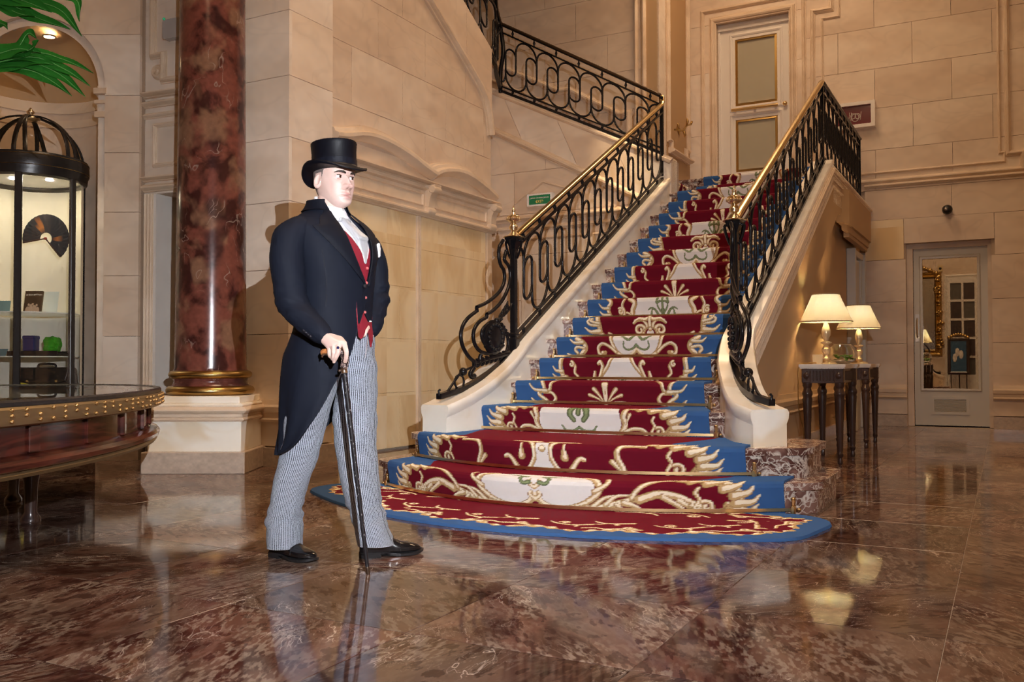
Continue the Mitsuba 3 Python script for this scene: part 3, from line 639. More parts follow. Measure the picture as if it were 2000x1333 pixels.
def loft(st, sec):
    """st rows: x, y, half width, top; sec(hw, top) -> (side, z) section"""
    st = np.array(st, float); p = np.c_[st[:, :2], np.zeros(len(st))]; t = np.gradient(p, axis=0); t /= np.linalg.norm(t, axis=1, keepdims=True)
    sd = np.stack([t[:, 1], -t[:, 0], 0*t[:, 0]], 1); out = []
    for i in range(len(st)):
        s = np.array(sec(st[i, 2], st[i, 3])); out.append(p[i]+s[:, :1]*sd[i]+s[:, 1:]*_z)
    P = np.array(out); m = grid_mesh(P, cv=True); n = P.shape[1]
    v = np.vstack([m.vertices, P[0].mean(0), P[-1].mean(0)]); j = np.arange(n); j2 = (j+1) % n; k = len(m.vertices); o = (len(P)-1)*n
    m = trimesh.Trimesh(v, np.vstack([m.faces, np.stack([np.full(n, k), j2, j], 1), np.stack([np.full(n, k+1), o+j, o+j2], 1)]), process=False)
    if m.volume < 0: m.invert()
    return m
CR = [(-1.672, YT+.1), (-1.672, 9.0), (-1.672, 7.6), (-1.672, 6.75), (-1.665, 6.5), (-1.60, 6.20), (-1.50, 5.92), (-1.42, 5.72), (-1.33, 5.55), (-1.21, 5.43)]
CL = [(-3.413, YT+.1), (-3.413, 9.0), (-3.413, 7.6), (-3.413, 6.75), (-3.413, 6.5), (-3.418, 6.2), (-3.428, 5.9), (-3.445, 5.65), (-3.465, 5.48), (-3.485, 5.37)]
def curb_top(y): return np.where(y > 6.5, nose(y)+.16, np.interp(y, [5.3, 5.45, 5.65, 5.9, 6.2, 6.5], [.525, .565, .625, .71, .85, 1.031]))
for C, nm in ((CR, 'r'), (CL, 'l')):
    c = np.array(C); c = np.vstack([np.linspace(c[0], c[3], 12)[:-1], spline(c[3:], 36)])
    st = np.c_[c, np.interp(c[:, 1], [6.2, 6.6], [.113, .093]), curb_top(c[:, 1])]
    if nm == 'r': st[-1, 3] -= .0
    part(ST, 'curb', loft(st, lambda w, t: [(-w, max(.335, t-.55)), (w, max(.335, t-.55)), (w, t-.05), (-w, t-.05)]), 'mat_cream_marble', 40)
    part(ST, 'curb_cap', loft(st, lambda w, t: [(-w, t-.085), (-w, t-.09), (w, t-.09), (w+.014, t-.055), (w+.018, t-.02), (w+.006, t), (-w-.006, t), (-w-.018, t-.02), (-w-.014, t-.055)]), 'mat_cream_marble', 40)
part(ST, 'curb', bx(-3.526, -3.30, YT+.05, YT+.24, 2.5, 3.16, .01), 'mat_cream_marble', False)
part(ST, 'curb', bx(-1.785, -1.56, YT+.05, 12.9, 2.5, LAND+.16, .01), 'mat_cream_marble', False)

# ================================================================== CARPET: woven design, drawn in the runner's own coordinates
RED, BLUE, WHT, GOLD, CRM, GRN = [np.array(c) for c in ((.122, .005, .015), (.036, .098, .25), (.70, .67, .63), (.46, .31, .14), (.80, .71, .53), (.11, .135, .065))]
DKG = np.array((.26, .15, .06))
def S(p, r0, r1=None, n=40, kind='gold', taper=True):
    q = spline(p, n) if len(p) > 2 else np.linspace(p[0], p[1], n)
    r = np.linspace(r0, r0 if r1 is None else r1, n)
    return (kind, q, r)
def spiral(cx, cy, r, a0, turns, r0, r1, n=46, kind='gold', sgn=1):
    t = np.linspace(0, 1, n); a = math.radians(a0)+sgn*t*turns*2*PI; rr = r*(1-.75*t)
    return (kind, np.stack([cx+rr*np.cos(a), cy+rr*np.sin(a)], -1), np.linspace(r0, r1, n))
def drop(x0, y0, x1, y1, r, n=16, bend=0., kind='gold'):
    t = np.linspace(0, 1, n); d = np.array([x1-x0, y1-y0]); q = np.array([x0, y0])+t[:, None]*d+np.outer(bend*np.sin(PI*t), [-d[1], d[0]])
    return (kind, q, r*(.25+.75*t**1.4))
def poly(kind, pts): return (kind, Polygon(pts), None)
H = RS
def flames(k):
    """border between the red field and the blue edge (x measured from the centre of a 1.365 m runner)"""
    if k == 0: return [S([(.46, -.02), (.44, .03), (.50, .085), (.455, .13), (.48, .2)], .013), S([(.42, .0), (.375, .05), (.40, .095), (.455, .10)], .011), S([(.46, .10), (.415, .12), (.40, .17), (.36, .21)], .011), S([(.47, .02), (.53, .02), (.56, .05)], .020, .006), S([(.44, .11), (.53, .12), (.57, .165)], .016, .005)], [(.46, 0), (.47, .1), (.47, .2)]
    if k == 1: return [S([(.38, -.03), (.47, .03), (.50, .09), (.49, .2)], .017), S([(.46, .03), (.53, .025), (.57, .055)], .020, .006), S([(.49, .08), (.54, .085), (.565, .12)], .017, .005), S([(.43, .0), (.51, -.01), (.55, .012)], .020, .006), S([(.40, .155), (.375, .12), (.385, .07), (.36, .04)], .010), spiral(.405, .135, .022, 90, .9, .010, .008)], [(.40, 0), (.47, .05), (.49, .2)]
    if k == 2: return [S([(.44, -.02), (.47, .03), (.43, .085), (.44, .13), (.50, .17)], .019), S([(.44, .09), (.50, .10), (.52, .075), (.50, .05)], .012), S([(.46, .02), (.54, .02), (.59, .045)], .024, .007), S([(.45, .14), (.52, .135), (.56, .165)], .018, .005), S([(.46, -.01), (.53, -.01), (.56, .0)], .02, .008)], [(.46, 0), (.44, .09), (.47, .2)]
    if k == 3: return [S([(.36, -.02), (.43, .04), (.44, .10), (.46, .20)], .020), S([(.42, .03), (.50, .005), (.54, .025)], .022, .006), S([(.44, .065), (.52, .06), (.57, .095)], .022, .006), S([(.44, .11), (.52, .12), (.54, .15), (.50, .17)], .012), S([(.44, .13), (.51, .15), (.53, .185)], .016, .005), S([(.345, .0), (.335, .03), (.36, .045)], .010)], [(.38, 0), (.44, .08), (.46, .2)]
    return [S([(.40, -.02), (.47, .03), (.49, .10), (.46, .15), (.50, .2)], .016), S([(.48, .04), (.54, .045), (.57, .075)], .018, .005), S([(.485, .10), (.54, .105), (.57, .14)], .017, .005), spiral(.375, .07, .03, 60, 1.1, .012, .012), S([(.44, .0), (.40, .0), (.35, .03), (.345, .08), (.36, .12), (.335, .18)], .011)], [(.42, 0), (.48, .07), (.48, .2)]
def motif(k):
    if k == 0:
        L = []
        for a, l, b in ((0, .15, 0), (33, .135, .03), (58, .13, .06), (84, .13, .08)):
            t = math.radians(a); L.append(drop(.005, .015, .005+l*math.sin(t), .015+l*math.cos(t), .019-.0001*a, bend=b))
        return L[::-1]+[S([(.0, -.02), (0, .08)], .014, .006), drop(.12, .0, .17, .0, .010)]
    if k == 1: return [poly('white', [(0, -.06), (.225, -.06), (.205, .0), (.15, .06), (.105, .12), (.075, .19), (0, .19)]), S([(.23, -.04), (.20, .01), (.15, .065), (.105, .125), (.075, .19)], .013), S([(.20, -.02), (.165, .07), (.15, .12), (.165, .155), (.18, .14)], .013), S([(.24, -.02), (.225, .03), (.215, .075)], .017, .010), drop(.28, -.01, .275, .015, .010), S([(0, 0), (0, .035)], .012, .006, kind='green'), S([(.02, 0), (.03, .02)], .009, .004, kind='green')]
    if k == 2: return [poly('white', [(0, .02), (.0, .075), (.02, .055), (.06, .03), (.11, .03), (.155, .065), (.185, .12), (.20, .26), (0, .26)]), S([(0, .078), (.025, .048), (.065, .024), (.115, .024), (.165, .06), (.195, .12), (.215, .19)], .014), S([(.17, .055), (.22, .10), (.275, .125), (.315, .10), (.315, .05), (.28, .03), (.262, .055)], .013), ('gold', np.array([[.28, .05]]), np.array([.018])), S([(.0, .115), (.03, .085), (.075, .075), (.105, .10), (.10, .14)], .010, .006, kind='green'), S([(.02, .19), (.06, .155), (.12, .19)], .012, .008, kind='green')]
    if k == 3: return [poly('white', [(0, -.03), (.02, -.03), (.03, .05), (0, .09)]), S([(.045, -.03), (.06, .035), (.045, .075), (.02, .10), (.06, .15), (.12, .145)], .013), spiral(.085, .065, .046, 160, 1.05, .014, .011, sgn=-1), S([(.0, .17), (.035, .155), (.09, .16), (.135, .125)], .017, .010), S([(.07, -.01), (.13, .005), (.17, .025)], .014, .008), S([(0, .10), (0, .2)], .012), ('gold', np.array([[0, .07]]), np.array([.014]))]
    return [poly('white', [(0, -.05), (.26, -.05), (.25, .06), (.22, .15), (.235, .22), (0, .22)]), S([(.30, -.03), (.275, .03), (.268, .08), (.245, .14), (.29, .18)], .020), S([(.27, .01), (.30, .05), (.335, .06)], .010), S([(0, -.05), (0, .2)], .016, .010, kind='green'), S([(.02, .0), (.055, .06), (.075, .085), (.10, .095), (.125, .08)], .012, .006, kind='green'), S([(.01, .05), (.04, .10), (.045, .125)], .009, .005, kind='green'), S([(.07, -.04), (.10, .04), (.09, .09)], .012, .005, kind='green'), S([(.02, .15), (.05, .14), (.04, .18)], .010, kind='green')]
def bscroll(x, y=0., s=1.): return [S([(x+.02*s, y+.17*s), (x+.005*s, y+.14*s), (x+.02*s, y+.10*s), (x-.005*s, y+.05*s), (x, y)], .010*s), spiral(x+.055*s, y+.055*s, .04*s, 130, 1.0, .011*s, .012*s, sgn=-1)]
def edge_big(xe):
    """leafy border of the wide bottom steps, xe the carpet's half width"""
    L = [S([(xe-.30, -.02), (xe-.24, .04), (xe-.21, .11), (xe-.26, .17), (xe-.37, .20), (xe-.50, .205)], .030, .018)]
    for a, b, m, n, c, d in ((-.25, .0, -.19, -.012, -.150, .012), (-.235, .03, -.165, .022, -.125, .052), (-.225, .065, -.150, .070, -.115, .105), (-.235, .105, -.165, .125, -.14, .158), (-.28, .145, -.21, .168, -.19, .20), (-.36, .18, -.29, .195, -.26, .225), (-.44, .195, -.38, .215, -.34, .24)): L.append(S([(xe+a, b), (xe+m, n), (xe+c, d)], .025, .006))
    return L, [(xe-.26, 0), (xe-.20, .10), (xe-.25, .17), (xe-.36, .21), (xe-.42, .26), (xe-.30, .45)]
def design(k):
    if k == 1:
        e, b = edge_big(1.28)
        w = [poly('white', [(0, .0), (0, .075), (.05, .03), (.12, .015), (.22, .03), (.31, .075), (.36, .13), (.34, .185), (.28, .23), (.16, .27), (0, .28)])]
        g = [S([(0, .085), (.05, .035), (.13, .012), (.23, .025), (.32, .07), (.375, .13), (.35, .19), (.27, .24)], .017), S([(0, .06), (.03, .085), (.02, .10)], .012),
             S([(.27, .018), (.38, .03), (.48, .06), (.56, .085)], .020, .016), S([(.33, .03), (.40, .085), (.47, .10)], .015, .006), S([(.40, .045), (.46, .095), (.53, .105)], .014, .006), S([(.50, .06), (.56, .04), (.60, .0)], .016, .008), S([(.46, .05), (.49, .02), (.50, -.01)], .011, .006),
             S([(.58, .08), (.68, .115), (.78, .10), (.88, .045), (.95, .02), (1.0, .03), (1.01, .065)], .024, .010), S([(.70, .10), (.76, .06), (.80, .03)], .016, .007), S([(.78, .08), (.84, .035), (.87, .008)], .015, .006), S([(.84, .05), (.92, .01), (.95, -.005)], .013, .006),
             S([(.54, .085), (.57, .13), (.62, .17), (.70, .20), (.80, .215)], .013, .010), S([(.345, .12), (.42, .17), (.41, .22)], .014, .009)]
        gr = [S([(.0, .13), (.025, .15), (.03, .17)], .012, kind='gold'), S([(.03, .16), (.07, .155), (.09, .185), (.05, .205)], .013, .008, kind='green'), S([(.05, .20), (.13, .215), (.2, .23)], .008, kind='green')]
        return w+g+gr+e+bscroll(1.28-.42, -.01, .95), b
    if k == 2:
        e, b = edge_big(1.135)
        w = [poly('white', [(0, -.02), (.12, -.02), (.075, .04), (.045, .10), (.045, .19), (0, .20)])]
        g = [S([(.135, -.02), (.085, .04), (.055, .10), (.06, .17), (.09, .20)], .014), drop(.14, .18, .145, .10, .024), ('gold', np.array([[0, .15]]), np.array([.02])),
             S([(.15, -.02), (.19, .04), (.235, .095), (.265, .09)], .017, .012), drop(.22, .0, .17, .015, .013), S([(.03, .21), (.12, .21), (.22, .215)], .012, .006),
             S([(.50, -.03), (.49, .04), (.46, .12), (.48, .175), (.54, .185), (.62, .18)], .018, .010), drop(.49, .01, .43, .085, .016)]
        return w+g+e+bscroll(1.135-.40, -.01, .95), b
    if k == 3:
        e, b = edge_big(.86)
        w = [poly('white', [(0, -.03), (.24, -.03), (.29, .04), (.30, .1), (.28, .21), (0, .21)])]
        g = [S([(.23, -.04), (.29, .02), (.325, .08), (.315, .13), (.34, .20)], .018), S([(.29, .02), (.38, .055), (.45, .04), (.46, -.02)], .011, .013), drop(.33, .08, .36, .15, .012),
             S([(.045, .20), (.062, .15), (.035, .105)], .026, .018, kind='green'), S([(.0, .20), (0, .15)], .018, kind='green'), S([(.0, .055), (.05, .03), (.10, .035), (.125, .065)], .009, .007, kind='green'), S([(0, -.02), (.04, .02)], .012)]
        return w+g+e+bscroll(.86-.36, -.01, .85), b
    f, b = flames((k-4) % 5)
    return motif((k-4) % 5)+f, b
def colour(L, border, x, v, hw):
    """paint the strokes of one repeat onto points (|x|, v)"""
    x = np.abs(x); P = np.c_[x.ravel(), v.ravel()]; col = np.tile(RED, (len(P), 1))
    bb = np.array(border); xb = np.interp(P[:, 1], bb[:, 1], bb[:, 0]); col[P[:, 0] > xb] = BLUE
    for kind, q, r in L:
        if kind in ('white',):
            s = shapely.contains_xy(q, P[:, 0], P[:, 1]); col[s] = WHT; continue
        lo, hi = q.min(0)-r.max()-.005, q.max(0)+r.max()+.005
        near = np.flatnonzero(((P > lo) & (P < hi)).all(1))
        if not len(near): continue
        def dist(off):
            d, i = cKDTree(q+off).query(P[near], k=min(6, len(q))); d, i = np.atleast_2d(d.T).T, np.atleast_2d(i.T).T
            return (d/r[np.minimum(i, len(r)-1)]).min(1)
        d = dist(0.)
        if kind == 'green': col[near[d < 1]] = GRN; col[near[d < .45]] = GRN*1.9
        else:
            rm = float(r.mean())
            col[near[d < 1.12]] = DKG; col[near[d < .98]] = GOLD
            col[near[dist(np.array([.38*rm, .34*rm])) < .54]] = CRM
    return col.reshape(x.shape+(3,))
XR = {1: (-3.64, -1.075), 2: (-3.58, -1.31), 3: (-3.385, -1.665), 4: (-3.263, -1.814)}
SEC = np.array([(.018, .004), (.006, .07), (-.010, .135), (-.014, .152), (-.010, .172), (.002, .183), (.02, .186)])
def carpet():
    nu = 272; u = np.linspace(-1, 1, nu); rows, cols = [], []
    for k in range(1, 19):
        xl, xr = XR.get(k, (-3.22, -1.855)); xn0, xn1 = XR.get(k+1, (-3.22, -1.855))
        xc, hw = (xl+xr)/2, (xr-xl)/2; X = xc+u*hw; Yf = Yk(k, X)
        sl = np.r_[0, np.cumsum(np.linalg.norm(np.diff(SEC, axis=0), axis=1))]
        vv = np.unique(np.r_[np.arange(0, sl[-1], .0045), sl]); yo, zo = np.interp(vv, sl, SEC[:, 0]), np.interp(vv, sl, SEC[:, 1])
        R = np.stack([np.broadcast_to(X, (len(vv), nu)), Yf[None]+yo[:, None], np.broadcast_to(zo[:, None]+(k-1)*RS, (len(vv), nu))], -1)
        L, b = design(k); xx = np.broadcast_to(u*hw*(1. if k <= 3 else .6825/hw), (len(vv), nu)); C = colour(L, b, xx, np.broadcast_to(vv[:, None], xx.shape), hw)
        rows.append(R); cols.append(C)
        n = 60 if k <= 3 else 12
        t = np.linspace(0, 1, n+2)[1:-1]; hn = (xn1-xn0)/2; xcn = (xn0+xn1)/2
        Xn = xcn+u*hn; Yn = Yk(k+1, Xn)+.02 if k < 18 else 12.75+0*Xn
        if k < 3: Xb = X[None]+0*t[:, None]          # the wide steps keep their width to the back
        else: Xb = X[None]*(1-t[:, None])+Xn[None]*t[:, None]
        Yb = Yk(k+1, Xb)+.02 if k < 18 else np.broadcast_to(12.75, Xb.shape)
        Yt = (Yf+.03)[None]*(1-t[:, None])+Yb*t[:, None]
        R2 = np.stack([Xb, Yt, np.full_like(Xb, k*RS+.0146)], -1)
        v2 = np.broadcast_to(vv[-1]+(t[:, None])*TR, Xb.shape); x2 = np.broadcast_to(u*hw*(1. if k <= 3 else .6825/hw), Xb.shape)
        rows.append(R2); cols.append(colour(L, b, x2, v2, hw))
    P = np.concatenate(rows); C = np.concatenate(cols); return P, C
P, C = carpet()
CP = thing('stair_carpet', 'red and blue stair runner with gold scrolls, laid over the marble steps', 'carpet')
m = grid_mesh(P, flip=False)
if m.face_normals[:, 2].mean() < 0: m.invert()
part(CP, 'runner', m, 'mat_carpet', True, color=C.reshape(-1, 3))
ed = []
for e in (0, -1):
    q = P[:, e]; ed.append(grid_mesh(np.stack([q, q-[0, 0, .013]+[0, .012, 0]], 1)))
part(CP, 'edge', cat(*ed), 'mat_blue_edge', False)
# the runner's branch up the left-hand flight
nu = 60; u = np.linspace(0, 1, nu); vv = np.linspace(0, .19, 30)
yo, zo = np.interp(vv, np.linspace(0, .19, len(SEC)), SEC[:, 0]), np.interp(vv, np.linspace(0, .19, len(SEC)), SEC[:, 1])
R = np.stack([np.broadcast_to(-3.318-yo[:, None], (30, nu)), np.broadcast_to(10.08+u*.58, (30, nu)), np.broadcast_to(zo[:, None]+16*RS, (30, nu))], -1)
R = np.concatenate([R, R[-1:]+[[[-.3, 0, 0]]]]); L, b = design(6)
C2 = colour(L, b, np.broadcast_to(.68-u*.6, (31, nu)), np.broadcast_to(np.r_[vv, .3][:, None], (31, nu)), .68)
m2_ = grid_mesh(R)
if m2_.face_normals[:, 2].mean() < 0: m2_.invert()
part(CP, 'side_runner', m2_, 'mat_carpet', True, color=C2.reshape(-1, 3))

# ---- half-moon rug at the foot of the stairs
def rug():
    xs = np.linspace(-4.0, -.90, 80); P = Polygon(list(zip(xs, 4.03+.23*(xs+2.25)**2))+[(-.80, 5.08), (-4.0, 5.08)])
    P = P.buffer(-.21).buffer(.21, 24).buffer(.05, 24); front = LineString([p for p in P.exterior.coords])
    x0, y0, x1, y1 = P.bounds; n = 620; xs = (x0+x1)/2+(x1-x0)/2*.9995*np.sin(np.linspace(-PI/2, PI/2, n)*.999)
    rows = []; 
    for x in xs:
        g = P.intersection(LineString([(x, 0), (x, 9)])); rows.append((g.bounds[1], g.bounds[3]))
    rows = np.array(rows); nv = 150; t = np.linspace(0, 1, nv); Y = rows[:, :1]+t*(rows[:, 1:]-rows[:, :1]); X = np.broadcast_to(xs[:, None], Y.shape)
    pts = shapely.points(X, Y); d = shapely.distance(front, pts); s = shapely.line_locate_point(front, pts)
    col = np.tile(RED, X.shape+(1,)); 
    wave = .130+.030*np.sin(s*2*PI/.42)+.012*np.abs(np.sin(s*2*PI/.14+1))
    col[d < wave] = BLUE
    g = np.abs(d-wave) < .019+.013*np.sin(s*2*PI/.105)+.008*np.sin(s*2*PI/.42); col[g] = GOLD; col[g & (d > wave) & (np.sin(s*2*PI/.075) > -.3)] = CRM
    per = .62; ss = (s % per)
    L = [S([(.06, .19), (.16, .21), (.24, .19), (.30, .21), (.37, .19)], .015, .008), spiral(.12, .235, .034, 200, 1.1, .012, .010), S([(.34, .30), (.44, .265), (.54, .285), (.60, .33)], .014, .007), S([(.44, .265), (.41, .24), (.42, .215)], .013, .005), spiral(.51, .325, .032, 0, 1., .011, .009), S([(.10, .37), (.22, .345), (.30, .36), (.34, .40)], .015, .007), S([(.22, .345), (.19, .315), (.20, .295)], .013, .005), S([(.26, .35), (.29, .32), (.33, .315)], .012, .005)]
    B = colour(L, [(9, 0), (9, 1)], ss, d, 1); sel = (np.abs(B-RED).sum(-1) > 1e-6) & (d > wave+.02); col[sel] = B[sel]
    z = .014*np.minimum(1, d/.006)+.001
    m = grid_mesh(np.stack([X, Y, z], -1))
    if m.face_normals[:, 2].mean() < 0: m.invert()
    return m, col.reshape(-1, 3)
m, c = rug()
solo('rug', m, 'mat_carpet', 'half-moon red rug with a blue rim on the marble floor below the bottom step', 'rug', True, color=c)

# ---- brass stair rods in the angle of every step
ORD = ['lowest', 'second', 'third', 'fourth', 'fifth', 'sixth', 'seventh', 'eighth', 'ninth', 'tenth', 'eleventh', 'twelfth', 'thirteenth', 'fourteenth', 'fifteenth', 'sixteenth']
for k in range(1, 17):
    xl, xr = XR.get(k, (-3.22, -1.855)); xl, xr = xl-.035, xr+.055
    xs = np.linspace(xl, xr, 34 if k <= 3 else 2); z = (k-1)*RS+.031
    t = thing('stair_rod', f'brass stair rod across the foot of the {ORD[k-1]} carpeted step counted from the floor', 'stair rod', 'stair rods on the carpeted steps')
    pts = np.c_[xs, Yk(k, xs)-.010, np.full(len(xs), z)]
    part(t, 'rod', sweep(pts, [(-.004, -.0085), (.004, -.0085), (.004, .0085), (-.004, .0085)], (0, 0, 1)), 'mat_brass', 30)
    for e, s in ((0, -1), (-1, 1)):
        c = pts[e]+[-s*.012, 0, 0]
        part(t, 'bracket', cat(bx(c[0]-.011, c[0]+.011, c[1]-.018, c[1]+.03, z-.028, z+.020, .004), bx(c[0]-.009, c[0]+.009, c[1]-.004, c[1]+.022, z+.018, z+.052, .004), ball((c[0], c[1], z+.057), (.014, .012, .009), 1), ball((c[0]+s*.03, c[1], z), .011, 1)), 'mat_brass', 40)
# ================================================================== WROUGHT-IRON RAILINGS
def path_at(path):
    p = np.array(path, float); L = np.r_[0, np.cumsum(np.linalg.norm(np.diff(p, axis=0), axis=1))]
    def f(s, z):
        s = np.asarray(s, float); q = np.stack([np.interp(s, L, p[:, 0]), np.interp(s, L, p[:, 1])], -1)
        for e, (a, b) in ((0, (0, 1)), (-1, (-2, -1))):
            d = (p[b]-p[a])/np.linalg.norm(p[b]-p[a]); o = (s < 0) if e == 0 else (s > L[-1])
            q = np.where(o[..., None], p[e]+(s-(0 if e == 0 else L[-1]))[..., None]*d, q)
        return np.concatenate([q, np.broadcast_to(z, s.shape)[..., None]], -1)
    return f, L[-1]
BARW = .0115
def scrolls(key, f, s0, s1, n, zb, zh, gb=.09, gt=.11, r=BARW):
    """guilloche of hooks and long rings between the lower and the upper rail"""
    p = (s1-s0)/n
    def pt(s, h):
        s = np.asarray(s, float); b, t = zb(s)+gb, zh(s)-gt; return f(s, b+np.asarray(h)*(t-b))
    Hm = np.mean([zh(s)-gt-zb(s)-gb for s in (s0, (s0+s1)/2, s1)])
    for k in range(n):
        a = s0+p*k+p*.42; ry = .25*p/Hm; R = .5*p/Hm
        t = np.linspace(0, PI, 13)
        if a+.5*p < s1+.01:
            ss = np.r_[a+.25*p-.25*p*np.cos(t), a+.25*p+.25*p*np.cos(t)]; hh = np.r_[.76-ry+ry*np.sin(t), .26+ry-ry*np.sin(t)]
            part(key, 'ring', tube(pt(ss, hh), r, 7, closed=True), 'mat_iron', True)
        ss = a-.5*p-.5*p*np.cos(t); hh = 1-R+R*np.sin(t); m = ss > s0-.02
        part(key, 'upper_hook', tube(pt(np.r_[ss[m], np.full(5, a)], np.r_[hh[m], np.linspace(.9-R, .5, 5)]), r, 7), 'mat_iron', True)
        b = a+.5*p; ss = b+.5*p-.5*p*np.cos(t); hh = R-R*np.sin(t); m = ss < s1+.02
        if b < s1+.02: part(key, 'lower_hook', tube(pt(np.r_[np.full(5, b), ss[m]], np.r_[np.linspace(.5, .1+R, 5), hh[m]]), r, 7), 'mat_iron', True)
def rails(key, f, s0, s1, zb, zh, n, hand='mat_brass', gb=.09, gt=.11, extra=()):
    S_ = np.linspace(s0, s1, 40)
    sq = lambda w, h: [(-w, -h), (w, -h), (w, h), (-w, h)]
    part(key, 'base_rail', sweep(f(S_, zb(S_)+.012), sq(.022, .016), (0, 0, 1)), 'mat_iron', 30)
    part(key, 'lower_rail', sweep(f(S_, zb(S_)+gb-.012), sq(.011, .010), (0, 0, 1)), 'mat_iron', 30)
    part(key, 'upper_rail', sweep(f(S_, zh(S_)-gt+.012), sq(.011, .010), (0, 0, 1)), 'mat_iron', 30)
    p = (s1-s0)/n
    for k in range(n):
        s = s0+p*(k+.42); top, lo = f(s, zh(s)), f(s, zb(s))
        for q, (a, b) in ((top, (zh(s)-gt+.01, zh(s)-.02)), (lo, (zb(s)+.02, zb(s)+gb-.01))):
            z = np.linspace(a, b, 9); part(key, 'spindle', tube(np.c_[np.full(9, q[0]), np.full(9, q[1]), z], .008+.010*np.exp(-((z-(a+b)/2)/.014)**2), 8), 'mat_iron', True)
    hp = [tuple(x) for x in f(S_, zh(S_))]+list(extra)
    ov = [(.031*math.cos(t), .021*math.sin(t)) for t in np.linspace(0, 2*PI, 14, endpoint=False)]
    part(key, 'handrail', sweep(np.array(hp), ov, (0, 0, 1)), hand, True)
    part(key, 'handrail_bar', sweep(np.array(hp)-[0, 0, .024], sq(.02, .006), (0, 0, 1)), 'mat_iron', 30)
def newel(key, x, y, z0, z1):
    part(key, 'post', cat(bx(x-.024, x+.024, y-.024, y+.024, z0-.02, z1-.10, .006), bx(x-.036, x+.036, y-.036, y+.036, z0-.03, z0+.10, .008), bx(x-.034, x+.034, y-.034, y+.034, z0+.11, z0+.14, .008)), 'mat_iron', False)
    cap = lathe([(.026, -.13), (.034, -.10), (.03, -.085), (.048, -.05), (.07, -.012), (.075, 0), (0, 0)], 4, (0, 0, 0)); cap = rotz(cap, PI/4); cap.apply_translation((x, y, z1))
    part(key, 'capital', cat(cap, *[tube(spline([(x+a*.03, y+b*.03, z1-.16), (x+a*.055, y+b*.055, z1-.10), (x+a*.07, y+b*.07, z1-.03), (x+a*.05, y+b*.05, z1-.02)], 10), .010, 6) for a, b in ((1, 0), (-1, 0), (0, 1), (0, -1))]), 'mat_iron', 25)
    fin = part(key, 'finial', lathe([(0, 0), (.07, 0), (.085, .008), (.07, .016), (.045, .022), (.036, .035), (.022, .05), (.018, .062), (.032, .07), (.036, .09), (.026, .108), (.02, .12), (.036, .128), (.05, .142), (.052, .155), (.04, .165), (.05, .170), (.042, .178), (.022, .185), (.012, .205), (.016, .212), (.016, .222), (.007, .232), (.005, .25), (0, .262)], 24, (x, y, z1)), 'mat_brass_light', 40)
    for k in range(14):
        a = k*2*PI/14; part(fin, 'bead', ball((x+.051*math.cos(a), y+.051*math.sin(a), z1+.150), (.008, .008, .012), 1), 'mat_brass_light', True)
VOL = {'outer': [(0.165, 1.781), (0.222, 1.721), (0.231, 1.646), (0.203, 1.585), (0.156, 1.546), (0.146, 1.472), (0.204, 1.394), (0.316, 1.323), (0.426, 1.276), (0.532, 1.245)],
 'outer2': [(0.532, 1.245), (0.532, 1.221), (0.523, 1.22)], 'outer3': [(0.523, 1.22), (0.636, 1.164), (0.704, 1.102), (0.729, 1.031), (0.704, 0.952), (0.636, 0.883), (0.568, 0.848), (0.507, 0.832)],
 'inner': [(0.117, 1.705), (0.146, 1.633), (0.088, 1.595), (0.059, 1.554), (0.059, 1.479), (0.108, 1.389), (0.204, 1.298), (0.317, 1.229), (0.399, 1.199)], 'inner2': [(0.399, 1.199), (0.399, 1.176)],
 'inner3': [(0.399, 1.176), (0.497, 1.139), (0.559, 1.086), (0.576, 1.025), (0.55, 0.964), (0.48, 0.919), (0.372, 0.905), (0.262, 0.926), (0.167, 0.97)],
 'spiral': [(0.261, 1.153), (0.39, 1.122), (0.462, 1.068), (0.453, 1.007), (0.39, 0.956), (0.299, 0.945), (0.205, 0.975), (0.163, 1.034), (0.205, 1.086), (0.298, 1.102), (0.39, 1.089)],
 'spiral2': [(0.298, 1.102), (0.167, 1.092), (0.1, 1.035), (0.09, 0.971), (0.12, 0.912)], 'stem': [(0.261, 1.158), (0.147, 1.205), (0.06, 1.263), (0.03, 1.297)],
 'end': [(0.884, 0.635), (0.803, 0.705), (0.737, 0.758), (0.67, 0.783), (0.533, 0.817)], 'curl': [(0.568, 0.80), (0.611, 0.757), (0.594, 0.732), (0.559, 0.741)], 'curl2': [(0.48, 0.848), (0.489, 0.878), (0.476, 0.894)],
 'tip': [(.979, .61), (.985, .64), (.972, .648)]}
